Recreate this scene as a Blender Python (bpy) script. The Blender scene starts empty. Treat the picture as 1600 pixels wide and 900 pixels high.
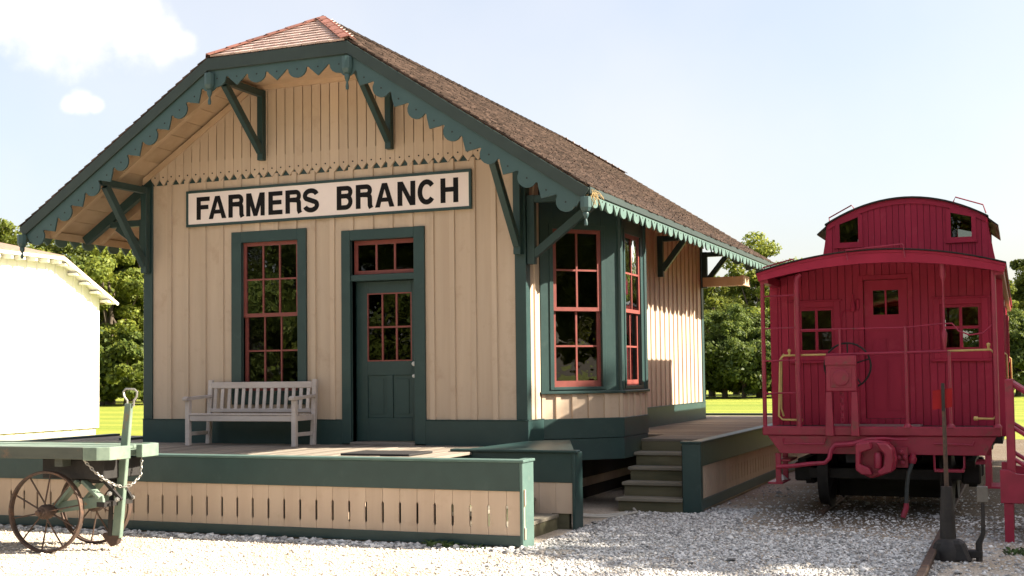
import bpy, bmesh, math, random
import numpy as np
from mathutils import Vector, Matrix

random.seed(7)
rng = np.random.default_rng(7)
scene = bpy.context.scene
COL = scene.collection
R = math.radians

# ------------------------------------------------------------------ camera
CAM = Vector((5.7369, -14.5527, 1.78))
YAW, PITCH, ROLL, FPX, PPY = 0.3864, 0.0466, -0.0118, 1952.72, 492.93
fw = Vector((-math.sin(YAW) * math.cos(PITCH), math.cos(YAW) * math.cos(PITCH), math.sin(PITCH)))
rt0 = Vector((math.cos(YAW), math.sin(YAW), 0.0))
up0 = rt0.cross(fw)
rt = rt0 * math.cos(ROLL) + up0 * math.sin(ROLL)
upv = -rt0 * math.sin(ROLL) + up0 * math.cos(ROLL)
cam = bpy.data.cameras.new("camera")
cam.sensor_width = 36.0
cam.lens = FPX / 1600.0 * 36.0
cam.shift_y = (PPY - 450.0) / 1600.0
cam.clip_start = 0.1
cam.clip_end = 6000.0
camo = bpy.data.objects.new("camera", cam)
COL.objects.link(camo)
m3 = Matrix((rt, upv, -fw)).transposed()
camo.matrix_world = Matrix.Translation(CAM) @ m3.to_4x4()
scene.camera = camo

# ------------------------------------------------------------------ sky, sun, exposure
SUN = Vector((1.0, 0.30, 0.713)).normalized()
world = bpy.data.worlds.new("World")
scene.world = world
world.use_nodes = True
wn, wl = world.node_tree.nodes, world.node_tree.links
bg = wn["Background"]
sky = wn.new("ShaderNodeTexSky")
sky.sky_type = 'NISHITA'
sky.sun_disc = False
sky.sun_elevation = math.asin(SUN.z)
sky.sun_rotation = math.atan2(SUN.x, SUN.y)
sky.air_density = 1.0
sky.dust_density = 3.2
sky.ozone_density = 1.0
tc = wn.new("ShaderNodeTexCoord")


def wmath(op, a, b=None):
    n = wn.new("ShaderNodeMath")
    n.operation = op
    for i, v in enumerate((a, b)):
        if v is None:
            continue
        if isinstance(v, (int, float)):
            n.inputs[i].default_value = v
        else:
            wl.new(v, n.inputs[i])
    return n.outputs[0]


wnoise = wn.new("ShaderNodeTexNoise")
wnoise.inputs["Scale"].default_value = 17.0
wnoise.inputs["Detail"].default_value = 8.0
wnoise.inputs["Roughness"].default_value = 0.58
wl.new(tc.outputs["Generated"], wnoise.inputs["Vector"])
wbig = wn.new("ShaderNodeTexNoise")
wbig.inputs["Scale"].default_value = 3.2
wbig.inputs["Detail"].default_value = 7.0
wl.new(tc.outputs["Generated"], wbig.inputs["Vector"])


def view_dir(px, py):
    return (fw + rt * ((px - 800) / FPX) - upv * ((py - PPY) / FPX)).normalized()


cloud = None
# (pixel direction in the photograph, radius, softness): two cumulus heads and their neighbours in the same sky
for px, py, rad in ((30, 0, .046), (95, 8, .050), (150, 30, .040), (205, 46, .034), (255, 62, .024), (285, 70, .016), (128, 162, .0115), (110, 164, .0085), (148, 165, .0085),
                    (-420, 150, .08), (-330, 190, .06), (-900, 60, .10), (2300, -200, .09), (700, -700, .13)):
    d = view_dir(px, py)
    sub = wn.new("ShaderNodeVectorMath")
    sub.operation = 'DISTANCE'
    wl.new(tc.outputs["Generated"], sub.inputs[0])
    sub.inputs[1].default_value = d
    v = wmath('SUBTRACT', 1.0, wmath('DIVIDE', sub.outputs["Value"], rad))
    cloud = v if cloud is None else wmath('MAXIMUM', cloud, v)
cl = wmath('ADD', cloud, wmath('MULTIPLY', wmath('SUBTRACT', wnoise.outputs["Fac"], 0.5), 1.9))
ramp = wn.new("ShaderNodeMapRange")
ramp.interpolation_type = 'SMOOTHSTEP'
ramp.inputs["From Min"].default_value = 0.0
ramp.inputs["From Max"].default_value = 0.95
wl.new(cl, ramp.inputs["Value"])
haze = wn.new("ShaderNodeMapRange")
haze.inputs["From Min"].default_value = 0.35
haze.inputs["From Max"].default_value = 0.85
haze.inputs["To Min"].default_value = 0.30
haze.inputs["To Max"].default_value = 0.58
wl.new(wbig.outputs["Fac"], haze.inputs["Value"])
mx1 = wn.new("ShaderNodeMix")
mx1.data_type = 'RGBA'
wl.new(haze.outputs[0], mx1.inputs[0])
wl.new(sky.outputs[0], mx1.inputs[6])
mx1.inputs[7].default_value = (4.6, 4.25, 3.95, 1)
mx2 = wn.new("ShaderNodeMix")
mx2.data_type = 'RGBA'
wl.new(ramp.outputs[0], mx2.inputs[0])
wl.new(mx1.outputs[2], mx2.inputs[6])
mx2.inputs[7].default_value = (5.2, 5.0, 4.8, 1)
wl.new(mx2.outputs[2], bg.inputs["Color"])
bg.inputs["Strength"].default_value = 0.07

sun = bpy.data.lights.new("sun", 'SUN')
sun.energy = 5.0
sun.angle = R(0.55)
sun.color = (1.0, 0.90, 0.74)
suno = bpy.data.objects.new("sun", sun)
COL.objects.link(suno)
suno.rotation_euler = SUN.to_track_quat('Z', 'Y').to_euler()
suno.location = (30, 0, 40)

vs = scene.view_settings
vs.view_transform = 'Standard'
vs.look = 'None'
vs.exposure = 1.95
vs.gamma = 1.0
vs.use_curve_mapping = False
scene.cycles.use_denoising = True
scene.cycles.max_bounces = 8
scene.cycles.transparent_max_bounces = 12
scene.cycles.caustics_reflective = False
scene.cycles.caustics_refractive = False
scene.cycles.sample_clamp_indirect = 6.0

# ------------------------------------------------------------------ materials
MATS = {}


def nodes_of(name):
    m = bpy.data.materials.new(name)
    m.use_nodes = True
    return m, m.node_tree.nodes, m.node_tree.links, m.node_tree.nodes["Principled BSDF"]


def mat(name, col, col2=None, rough=0.6, scale=6.0, stretch=(1, 1, 1), detail=5.0, lo=0.35, hi=0.65, bump=0.15, bscale=None, bdist=0.004,
        metallic=0.0, spec=0.4, rnd=0.12, patch=None, patch_scale=3.0, patch_lo=0.62, patch_hi=0.7, island=False):
    """Painted / raw surface: two tones mixed by stretched noise, per-object brightness shift, bump, optional worn patches."""
    m, n, l, p = nodes_of(name)
    tcn = n.new("ShaderNodeTexCoord")
    oi = n.new("ShaderNodeObjectInfo")
    off = n.new("ShaderNodeVectorMath")
    off.operation = 'MULTIPLY_ADD'
    comb = n.new("ShaderNodeCombineXYZ")
    for i in range(3):
        l.new(oi.outputs["Random"], comb.inputs[i])
    off.inputs[1].default_value = (37.0, 23.0, 51.0)
    l.new(comb.outputs[0], off.inputs[0])
    l.new(tcn.outputs["Object"], off.inputs[2])
    mp = n.new("ShaderNodeMapping")
    mp.inputs["Scale"].default_value = stretch
    l.new(off.outputs[0], mp.inputs["Vector"])
    nz = n.new("ShaderNodeTexNoise")
    nz.inputs["Scale"].default_value = scale
    nz.inputs["Detail"].default_value = detail
    nz.inputs["Roughness"].default_value = 0.6
    l.new(mp.outputs[0], nz.inputs["Vector"])
    mr = n.new("ShaderNodeMapRange")
    mr.inputs["From Min"].default_value = lo
    mr.inputs["From Max"].default_value = hi
    l.new(nz.outputs["Fac"], mr.inputs["Value"])
    mix = n.new("ShaderNodeMix")
    mix.data_type = 'RGBA'
    col2 = col2 or tuple(c * 0.8 for c in col)
    mix.inputs[6].default_value = (*col, 1)
    mix.inputs[7].default_value = (*col2, 1)
    l.new(mr.outputs[0], mix.inputs[0])
    outc = mix.outputs[2]
    if patch:
        pz = n.new("ShaderNodeTexNoise")
        pz.inputs["Scale"].default_value = patch_scale
        pz.inputs["Detail"].default_value = 9.0
        pz.inputs["Roughness"].default_value = 0.7
        l.new(off.outputs[0], pz.inputs["Vector"])
        pm = n.new("ShaderNodeMapRange")
        pm.inputs["From Min"].default_value = patch_lo
        pm.inputs["From Max"].default_value = patch_hi
        l.new(pz.outputs["Fac"], pm.inputs["Value"])
        mix2 = n.new("ShaderNodeMix")
        mix2.data_type = 'RGBA'
        l.new(pm.outputs[0], mix2.inputs[0])
        l.new(outc, mix2.inputs[6])
        mix2.inputs[7].default_value = (*patch, 1)
        outc = mix2.outputs[2]
    hsv = n.new("ShaderNodeHueSaturation")
    vr = n.new("ShaderNodeMapRange")
    vr.inputs["To Min"].default_value = 1.0 - rnd
    vr.inputs["To Max"].default_value = 1.0 + rnd
    if island:
        geo = n.new("ShaderNodeNewGeometry")
        l.new(geo.outputs["Random Per Island"], vr.inputs["Value"])
    else:
        l.new(oi.outputs["Random"], vr.inputs["Value"])
    l.new(vr.outputs[0], hsv.inputs["Value"])
    l.new(outc, hsv.inputs["Color"])
    l.new(hsv.outputs[0], p.inputs["Base Color"])
    p.inputs["Roughness"].default_value = rough
    p.inputs["Metallic"].default_value = metallic
    p.inputs["Specular IOR Level"].default_value = spec
    if bump:
        bz = n.new("ShaderNodeTexNoise")
        bz.inputs["Scale"].default_value = bscale or scale * 4
        bz.inputs["Detail"].default_value = 6.0
        l.new(mp.outputs[0], bz.inputs["Vector"])
        bp = n.new("ShaderNodeBump")
        bp.inputs["Strength"].default_value = bump
        bp.inputs["Distance"].default_value = bdist
        l.new(bz.outputs["Fac"], bp.inputs["Height"])
        l.new(bp.outputs[0], p.inputs["Normal"])
    MATS[name] = m
    return m


V = (1, 1, .12)       # vertical grain
mat("tan_paint", (.53, .412, .308), (.475, .36, .265), rough=.62, scale=5, stretch=(1, 1, .06), bump=.3, bscale=30, rnd=.06, patch=(.40, .285, .20), patch_scale=2.6, patch_lo=.56, patch_hi=.80)
mat("soffit_paint", (.55, .40, .27), (.48, .34, .22), rough=.65, scale=4, bump=.2, bscale=30, rnd=.08, patch=(.3, .2, .12), patch_scale=2.5, patch_lo=.66, patch_hi=.85)
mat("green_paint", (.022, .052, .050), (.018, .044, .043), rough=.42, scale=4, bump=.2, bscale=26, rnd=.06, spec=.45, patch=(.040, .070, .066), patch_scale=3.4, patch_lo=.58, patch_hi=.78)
mat("green_trim", (.044, .086, .086), (.036, .074, .075), rough=.45, scale=4, bump=.2, bscale=26, rnd=.05, spec=.45, patch=(.10, .15, .14), patch_scale=4, patch_lo=.62, patch_hi=.85)
mat("green_crown", (.036, .052, .047), (.030, .044, .040), rough=.5, scale=4, bump=.2, bscale=26, rnd=.05, spec=.3, patch=(.06, .07, .06), patch_scale=4, patch_lo=.62, patch_hi=.85)
mat("green_sunlit", (.095, .155, .135), (.075, .13, .115), rough=.55, scale=5, bump=.25, bscale=26, rnd=.05, spec=.3, patch=(.13, .18, .155), patch_scale=5, patch_lo=.6, patch_hi=.8)  # trim green made paler, so the sunlight on it is in the colour
mat("red_trim", (.235, .060, .048), (.19, .048, .04), rough=.5, scale=8, bump=.2, rnd=.06)
mat("caboose_red", (.36, .019, .053), (.30, .015, .043), rough=.5, scale=3, stretch=(1, 1, .4), bump=.25, bscale=24, rnd=.05, spec=.22, patch=(.40, .045, .075), patch_scale=2.8, patch_lo=.56, patch_hi=.78)
mat("caboose_iron", (.315, .019, .050), (.25, .015, .04), rough=.42, scale=6, bump=.3, bscale=18, rnd=.06, spec=.45, patch=(.15, .05, .04), patch_scale=7, patch_lo=.57, patch_hi=.70)
mat("yellow_paint", (.55, .40, .14), (.45, .32, .11), rough=.5, scale=9, rnd=.05)
mat("deck_wood", (.28, .24, .20), (.17, .142, .115), rough=.8, scale=5, stretch=(1, .1, 1), bump=.5, bscale=22, rnd=.16, spec=.25)
mat("deck_wood_x", (.225, .195, .165), (.135, .115, .096), rough=.8, scale=5, stretch=(.1, 1, 1), bump=.5, bscale=22, rnd=.16, spec=.25)
mat("step_wood", (.15, .135, .085), (.075, .075, .045), rough=.85, scale=5, stretch=(.15, 1, 1), bump=.5, bscale=22, rnd=.12, spec=.2)
mat("tread_wood", (.25, .225, .18), (.16, .145, .115), rough=.85, scale=6, stretch=(.15, 1, 1), bump=.5, bscale=24, rnd=.1, spec=.2)
mat("raw_wood", (.42, .34, .25), (.32, .25, .18), rough=.8, scale=5, stretch=(.2, .2, 1), bump=.4, rnd=.1)
mat("teak", (.55, .485, .45), (.43, .37, .34), rough=.75, scale=6, stretch=(.3, 1, 1), bump=.4, bscale=25, rnd=.1)
mat("shingle", (.104, .070, .056), (.042, .029, .023), rough=.85, scale=10, stretch=(1, 1, 1), bump=.6, bscale=40, rnd=.45, spec=.2, island=True)
mat("shingle_single", (.104, .070, .056), (.042, .029, .023), rough=.85, scale=10, stretch=(.3, 1, 1), bump=.6, bscale=40, rnd=.45, spec=.2)
mat("shingle_pale", (.56, .44, .40), (.42, .29, .255), rough=.7, scale=10, stretch=(1, .4, 1), bump=.5, bscale=40, rnd=.14)
mat("shingle_red", (.23, .095, .07), (.16, .062, .046), rough=.75, scale=8, bump=.5, bscale=40, rnd=.25)
mat("shingle_tan", (.25, .175, .13), (.17, .115, .085), rough=.85, scale=9, stretch=(1, 1, 3), bump=.6, bscale=30, rnd=.1)
mat("white_paint", (.80, .79, .75), (.77, .755, .71), rough=.6, scale=2, bump=.1, rnd=.02)
mat("sign_white", (.84, .73, .69), (.80, .69, .65), rough=.5, scale=3, bump=.1, rnd=.02)
mat("sign_black", (.008, .007, .008), (.010, .009, .010), spec=.15, rough=.7, scale=8, bump=.1, rnd=.05)
mat("iron_rust", (.10, .062, .045), (.055, .04, .034), rough=.7, scale=14, bump=.5, bscale=50, rnd=.06, metallic=.3, patch=(.20, .105, .06), patch_scale=9, patch_lo=.55, patch_hi=.72)
mat("iron_dark", (.035, .031, .029), (.022, .02, .02), rough=.6, scale=10, bump=.4, bscale=40, rnd=.1, metallic=.3, patch=(.075, .055, .042), patch_scale=6, patch_lo=.58, patch_hi=.75)
mat("iron_black", (.012, .011, .011), (.02, .018, .017), rough=.7, scale=10, bump=.4, rnd=.1)
mat("cart_green", (.17, .225, .175), (.12, .17, .135), rough=.65, scale=7, bump=.4, bscale=28, rnd=.05, patch=(.22, .14, .075), patch_scale=5, patch_lo=.6, patch_hi=.66)
mat("cart_side", (.075, .085, .068), (.045, .052, .045), rough=.7, scale=6, stretch=(.15, 1, 1), bump=.4, bscale=28, rnd=.05, patch=(.17, .10, .06), patch_scale=4, patch_lo=.6, patch_hi=.7)
mat("weathered_block", (.16, .145, .125), (.11, .10, .088), rough=.8, scale=9, bump=.3)
mat("galvanised", (.42, .41, .38), (.33, .32, .30), rough=.45, scale=12, metallic=.6, rnd=.05)
mat("knob_white", (.75, .74, .7), rough=.2, bump=0)
mat("target_red", (.30, .006, .012), (.25, .005, .010), spec=.2, rough=.4, scale=6, bump=.1)
mat("rubber", (.055, .065, .065), (.035, .042, .042), rough=.55, scale=14, bump=.3)
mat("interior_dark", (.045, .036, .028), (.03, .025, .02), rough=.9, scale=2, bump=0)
mat("bark", (.11, .085, .06), (.06, .048, .036), rough=.9, scale=4, stretch=(1, 1, .25), bump=.8, bscale=12, bdist=.03)
mat("mat_rubber", (.018, .017, .018), (.03, .028, .028), rough=.8, scale=40, bump=.5, bscale=120)
mat("concrete", (.42, .37, .28), (.36, .32, .24), rough=.85, scale=3, bump=.3, rnd=.02)
mat("straw", (.42, .30, .13), (.30, .2, .09), rough=.8, scale=9, bump=0)
mat("bag_white", (.7, .66, .66), (.6, .56, .56), rough=.4, scale=9, bump=.2)
mat("cable_white", (.5, .48, .43), (.4, .38, .34), rough=.5, scale=9, bump=0)
mat("stone", (.58, .57, .55), (.42, .41, .40), rough=.85, scale=9, bump=.3, bscale=40, rnd=.6, spec=.25, island=True)
mat("stone_fine", (.66, .59, .50), (.54, .47, .40), rough=.9, scale=9, bump=.2, rnd=.38, spec=.2, island=True)
mat("weed_leaf", (.07, .12, .03), (.05, .09, .025), rough=.6, scale=9, bump=0, island=True, rnd=.3)


def make_glass():
    m, n, l, p = nodes_of("window_glass")
    out = n["Material Output"]
    n.remove(p)
    tr = n.new("ShaderNodeBsdfTransparent")
    tr.inputs["Color"].default_value = (.42, .44, .42, 1)
    gl = n.new("ShaderNodeBsdfGlossy")
    gl.inputs["Roughness"].default_value = .015
    gl.inputs["Color"].default_value = (1, 1, 1, 1)
    fr = n.new("ShaderNodeFresnel")
    fr.inputs["IOR"].default_value = 1.62
    nz = n.new("ShaderNodeTexNoise")
    nz.inputs["Scale"].default_value = 3.5
    t = n.new("ShaderNodeTexCoord")
    l.new(t.outputs["Object"], nz.inputs["Vector"])
    bp = n.new("ShaderNodeBump")
    bp.inputs["Strength"].default_value = .12
    bp.inputs["Distance"].default_value = .02
    l.new(nz.outputs["Fac"], bp.inputs["Height"])
    l.new(bp.outputs[0], gl.inputs["Normal"])
    mx = n.new("ShaderNodeMixShader")
    l.new(fr.outputs[0], mx.inputs[0])
    l.new(tr.outputs[0], mx.inputs[1])
    l.new(gl.outputs[0], mx.inputs[2])
    l.new(mx.outputs[0], out.inputs["Surface"])
    MATS["glass"] = m


make_glass()


def make_leaf(name, c1, c2, trans=.35):
    m, n, l, p = nodes_of(name)
    out = n["Material Output"]
    geo = n.new("ShaderNodeNewGeometry")
    oi = n.new("ShaderNodeObjectInfo")
    t = n.new("ShaderNodeTexCoord")
    nz = n.new("ShaderNodeTexNoise")
    nz.inputs["Scale"].default_value = .45
    nz.inputs["Detail"].default_value = 3
    l.new(t.outputs["Object"], nz.inputs["Vector"])
    ad = n.new("ShaderNodeMath")
    ad.operation = 'ADD'
    l.new(geo.outputs["Random Per Island"], ad.inputs[0])
    l.new(nz.outputs["Fac"], ad.inputs[1])
    mr = n.new("ShaderNodeMapRange")
    mr.inputs["From Min"].default_value = .45
    mr.inputs["From Max"].default_value = 1.5
    l.new(ad.outputs[0], mr.inputs["Value"])
    mix = n.new("ShaderNodeMix")
    mix.data_type = 'RGBA'
    mix.inputs[6].default_value = (*c1, 1)
    mix.inputs[7].default_value = (*c2, 1)
    l.new(mr.outputs[0], mix.inputs[0])
    hsv = n.new("ShaderNodeHueSaturation")
    vr = n.new("ShaderNodeMapRange")
    vr.inputs["To Min"].default_value = .8
    vr.inputs["To Max"].default_value = 1.2
    l.new(oi.outputs["Random"], vr.inputs["Value"])
    l.new(vr.outputs[0], hsv.inputs["Value"])
    l.new(mix.outputs[2], hsv.inputs["Color"])
    l.new(hsv.outputs[0], p.inputs["Base Color"])
    p.inputs["Roughness"].default_value = .55
    p.inputs["Specular IOR Level"].default_value = .25
    tl = n.new("ShaderNodeBsdfTranslucent")
    hs2 = n.new("ShaderNodeHueSaturation")
    hs2.inputs["Hue"].default_value = .48
    hs2.inputs["Value"].default_value = 1.5
    l.new(hsv.outputs[0], hs2.inputs["Color"])
    l.new(hs2.outputs[0], tl.inputs["Color"])
    mx = n.new("ShaderNodeMixShader")
    mx.inputs[0].default_value = trans
    l.new(p.outputs[0], mx.inputs[1])
    l.new(tl.outputs[0], mx.inputs[2])
    l.new(mx.outputs[0], out.inputs["Surface"])
    MATS[name] = m


make_leaf("leaf_bright", (.085, .125, .02), (.22, .25, .04), .45)
make_leaf("leaf_mid", (.06, .095, .019), (.165, .20, .034), .45)
make_leaf("leaf_dark", (.04, .07, .017), (.115, .15, .03), .42)


def make_gravel():
    m, n, l, p = nodes_of("gravel_ground")
    t = n.new("ShaderNodeTexCoord")
    v1 = n.new("ShaderNodeTexVoronoi")
    v1.inputs["Scale"].default_value = 42
    v2 = n.new("ShaderNodeTexVoronoi")
    v2.inputs["Scale"].default_value = 110
    nz = n.new("ShaderNodeTexNoise")
    nz.inputs["Scale"].default_value = 1.1
    nz.inputs["Detail"].default_value = 7
    nf = n.new("ShaderNodeTexNoise")
    nf.inputs["Scale"].default_value = 60
    nf.inputs["Detail"].default_value = 4
    for x in (v1, v2, nz, nf):
        l.new(t.outputs["Object"], x.inputs["Vector"])
    bw = n.new("ShaderNodeRGBToBW")
    l.new(v2.outputs["Color"], bw.inputs[0])
    cr = n.new("ShaderNodeValToRGB")
    e = cr.color_ramp.elements
    e[0].position, e[0].color = .12, (.33, .28, .23, 1)
    e[1].position, e[1].color = .85, (.72, .65, .56, 1)
    k = cr.color_ramp.elements.new(.42)
    k.color = (.60, .53, .45, 1)
    l.new(bw.outputs[0], cr.inputs[0])
    mr = n.new("ShaderNodeMapRange")
    mr.inputs["From Min"].default_value = .36
    mr.inputs["From Max"].default_value = .62
    l.new(nz.outputs["Fac"], mr.inputs["Value"])
    mix = n.new("ShaderNodeMix")
    mix.data_type = 'RGBA'
    mix.blend_type = 'MULTIPLY'
    mix.inputs[0].default_value = 1
    c2 = n.new("ShaderNodeMix")
    c2.data_type = 'RGBA'
    c2.inputs[6].default_value = (.80, .74, .66, 1)
    c2.inputs[7].default_value = (1, 1, 1, 1)
    l.new(mr.outputs[0], c2.inputs[0])
    l.new(cr.outputs[0], mix.inputs[6])
    l.new(c2.outputs[2], mix.inputs[7])
    # bare brown soil under and around the rolling stock, where the stone is thin
    sx = n.new("ShaderNodeSeparateXYZ")
    l.new(t.outputs["Object"], sx.inputs[0])
    a = n.new("ShaderNodeMapRange")
    a.inputs["From Min"].default_value = -.9
    a.inputs["From Max"].default_value = .4
    l.new(sx.outputs[1], a.inputs["Value"])
    b = n.new("ShaderNodeMapRange")
    b.inputs["From Min"].default_value = 2.2
    b.inputs["From Max"].default_value = 3.2
    l.new(sx.outputs[0], b.inputs["Value"])
    mu = n.new("ShaderNodeMath")
    mu.operation = 'MULTIPLY'
    l.new(a.outputs[0], mu.inputs[0])
    l.new(b.outputs[0], mu.inputs[1])
    mu2 = n.new("ShaderNodeMath")
    mu2.operation = 'MULTIPLY'
    l.new(mu.outputs[0], mu2.inputs[0])
    mr2 = n.new("ShaderNodeMapRange")
    mr2.inputs["From Min"].default_value = .36
    mr2.inputs["From Max"].default_value = .56
    mr2.inputs["To Min"].default_value = .55
    l.new(nf.outputs["Fac"], mr2.inputs["Value"])
    l.new(mr2.outputs[0], mu2.inputs[1])
    soil = n.new("ShaderNodeMix")
    soil.data_type = 'RGBA'
    l.new(mu2.outputs[0], soil.inputs[0])
    l.new(mix.outputs[2], soil.inputs[6])
    soil.inputs[7].default_value = (.105, .078, .052, 1)
    l.new(soil.outputs[2], p.inputs["Base Color"])
    p.inputs["Roughness"].default_value = .95
    p.inputs["Specular IOR Level"].default_value = .15
    b1 = n.new("ShaderNodeBump")
    b1.inputs["Strength"].default_value = .8
    b1.inputs["Distance"].default_value = .012
    l.new(v2.outputs["Distance"], b1.inputs["Height"])
    b1.invert = True
    b2 = n.new("ShaderNodeBump")
    b2.inputs["Strength"].default_value = .5
    b2.inputs["Distance"].default_value = .02
    l.new(nf.outputs["Fac"], b2.inputs["Height"])
    l.new(b1.outputs[0], b2.inputs["Normal"])
    l.new(b2.outputs[0], p.inputs["Normal"])
    MATS["gravel"] = m


make_gravel()


def make_lawn():
    m, n, l, p = nodes_of("mown_lawn")
    t = n.new("ShaderNodeTexCoord")
    mp = n.new("ShaderNodeMapping")
    mp.inputs["Scale"].default_value = (.05, .9, 1)
    mp.inputs["Rotation"].default_value = (0, 0, R(-22))
    l.new(t.outputs["Object"], mp.inputs[0])
    nz = n.new("ShaderNodeTexNoise")
    nz.inputs["Scale"].default_value = .45
    nz.inputs["Detail"].default_value = 5
    l.new(mp.outputs[0], nz.inputs["Vector"])
    nf = n.new("ShaderNodeTexNoise")
    nf.inputs["Scale"].default_value = 7
    nf.inputs["Detail"].default_value = 8
    l.new(t.outputs["Object"], nf.inputs["Vector"])
    ad = n.new("ShaderNodeMath")
    ad.operation = 'MULTIPLY_ADD'
    ad.inputs[1].default_value = .55
    l.new(nf.outputs["Fac"], ad.inputs[0])
    l.new(nz.outputs["Fac"], ad.inputs[2])
    cr = n.new("ShaderNodeValToRGB")
    e = cr.color_ramp.elements
    e[0].position, e[0].color = .58, (.135, .19, .020, 1)
    e[1].position, e[1].color = .98, (.29, .295, .045, 1)
    l.new(ad.outputs[0], cr.inputs[0])
    l.new(cr.outputs[0], p.inputs["Base Color"])
    p.inputs["Roughness"].default_value = .8
    p.inputs["Specular IOR Level"].default_value = .2
    bp = n.new("ShaderNodeBump")
    bp.inputs["Strength"].default_value = .8
    bp.inputs["Distance"].default_value = .05
    nb = n.new("ShaderNodeTexNoise")
    nb.inputs["Scale"].default_value = 30
    l.new(t.outputs["Object"], nb.inputs["Vector"])
    l.new(nb.outputs["Fac"], bp.inputs["Height"])
    l.new(bp.outputs[0], p.inputs["Normal"])
    MATS["lawn"] = m


make_lawn()

# ------------------------------------------------------------------ mesh helpers
WM = {}


def link(o, parent=None, world=None):
    COL.objects.link(o)
    world = world or Matrix()
    WM[o.name] = world
    if parent is not None:
        o.parent = parent
        o.matrix_parent_inverse = WM[parent.name].inverted()
    o.matrix_basis = world
    return o


def thing(name, label, cat, loc=(0, 0, 0), group=None):
    o = bpy.data.objects.new(name, None)
    o.empty_display_size = .2
    link(o, None, Matrix.Translation(Vector(loc)))
    o["label"] = label
    o["category"] = cat
    if group:
        o["group"] = group
    return o


def tag(o, label, cat, group=None):
    o["label"] = label
    o["category"] = cat
    if group:
        o["group"] = group
    return o


class MB:
    def __init__(s):
        s.v, s.f = [], []

    def add(s, vs, fs):
        b = len(s.v)
        s.v += [tuple(v) for v in vs]
        s.f += [tuple(b + i for i in f) for f in fs]
        return s

    def box(s, x0, x1, y0, y1, z0, z1):
        vs = [(x, y, z) for z in (z0, z1) for y in (y0, y1) for x in (x0, x1)]
        return s.add(vs, [(0, 2, 3, 1), (4, 5, 7, 6), (0, 1, 5, 4), (2, 6, 7, 3), (0, 4, 6, 2), (1, 3, 7, 5)])

    def hexa(s, p):     # 8 points ordered like box
        return s.add(p, [(0, 2, 3, 1), (4, 5, 7, 6), (0, 1, 5, 4), (2, 6, 7, 3), (0, 4, 6, 2), (1, 3, 7, 5)])

    def beam(s, p0, p1, w, h, up=(0, 0, 1)):
        p0, p1 = Vector(p0), Vector(p1)
        d = (p1 - p0).normalized()
        a = d.cross(Vector(up)).normalized() * (w / 2)
        b = a.cross(d).normalized() * (h / 2)
        return s.hexa([p0 - a - b, p0 + a - b, p1 - a - b, p1 + a - b, p0 - a + b, p0 + a + b, p1 - a + b, p1 + a + b])

    def prism(s, pts, vec):
        vec = Vector(vec)
        n = len(pts)
        vs = [Vector(p) for p in pts] + [Vector(p) + vec for p in pts]
        fs = [tuple(range(n)), tuple(range(2 * n - 1, n - 1, -1))]
        fs += [(i, (i + 1) % n, n + (i + 1) % n, n + i) for i in range(n)]
        return s.add(vs, fs)

    def tube(s, path, r, n=8, closed=False, caps=True):
        path = [Vector(p) for p in path]
        rr = r if isinstance(r, (list, tuple)) else [r] * len(path)
        m = len(path)
        vs, fs = [], []
        prev = None
        for i, p in enumerate(path):
            if closed:
                d = path[(i + 1) % m] - path[i - 1]
            else:
                d = path[min(i + 1, m - 1)] - path[max(i - 1, 0)]
            d.normalize()
            if prev is None:
                u = Vector((0, 0, 1)) if abs(d.z) < .9 else Vector((1, 0, 0))
                a = d.cross(u).normalized()
            else:
                a = (prev - d * prev.dot(d)).normalized()
            prev = a
            b = d.cross(a)
            for k in range(n):
                t = 2 * math.pi * k / n
                vs.append(p + (a * math.cos(t) + b * math.sin(t)) * rr[i])
        for i in range(m if closed else m - 1):
            j = (i + 1) % m
            for k in range(n):
                fs.append((i * n + k, i * n + (k + 1) % n, j * n + (k + 1) % n, j * n + k))
        if caps and not closed:
            fs += [tuple(range(n - 1, -1, -1)), tuple((m - 1) * n + k for k in range(n))]
        return s.add(vs, fs)

    def lathe(s, prof, o, axis=(0, 0, 1), n=16):
        o, ax = Vector(o), Vector(axis).normalized()
        u = Vector((1, 0, 0)) if abs(ax.x) < .9 else Vector((0, 1, 0))
        a = ax.cross(u).normalized()
        b = ax.cross(a)
        vs, fs = [], []
        for r, z in prof:
            for k in range(n):
                t = 2 * math.pi * k / n
                vs.append(o + ax * z + (a * math.cos(t) + b * math.sin(t)) * max(r, 1e-4))
        for i in range(len(prof) - 1):
            for k in range(n):
                fs.append((i * n + k, i * n + (k + 1) % n, (i + 1) * n + (k + 1) % n, (i + 1) * n + k))
        fs += [tuple(range(n - 1, -1, -1)), tuple((len(prof) - 1) * n + k for k in range(n))]
        return s.add(vs, fs)

    def mesh(s, name, material, smooth=False, bevel=0.0):
        me = bpy.data.meshes.new(name)
        me.from_pydata(s.v, [], s.f)
        bm = bmesh.new()
        bm.from_mesh(me)
        bmesh.ops.recalc_face_normals(bm, faces=bm.faces)
        if bevel:
            es = [e for e in bm.edges if len(e.link_faces) == 2 and e.calc_face_angle(0) > .6]
            bmesh.ops.bevel(bm, geom=es, offset=bevel, segments=1, affect='EDGES', clamp_overlap=True)
        if smooth:
            for f in bm.faces:
                f.smooth = True
            for e in bm.edges:
                if len(e.link_faces) == 2 and e.calc_face_angle(0) > .7:
                    e.smooth = False
        bm.to_mesh(me)
        bm.free()
        me.materials.append(MATS[material] if isinstance(material, str) else material)
        return me

    def build(s, name, material, parent=None, smooth=False, bevel=0.0, world=None):
        return link(bpy.data.objects.new(name, s.mesh(name, material, smooth, bevel)), parent, world)


def inst(name, me, parent, loc, rot=None):
    w = Matrix.Translation(Vector(loc))
    if rot is not None:
        w = w @ rot
    return link(bpy.data.objects.new(name, me), parent, w)


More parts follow.
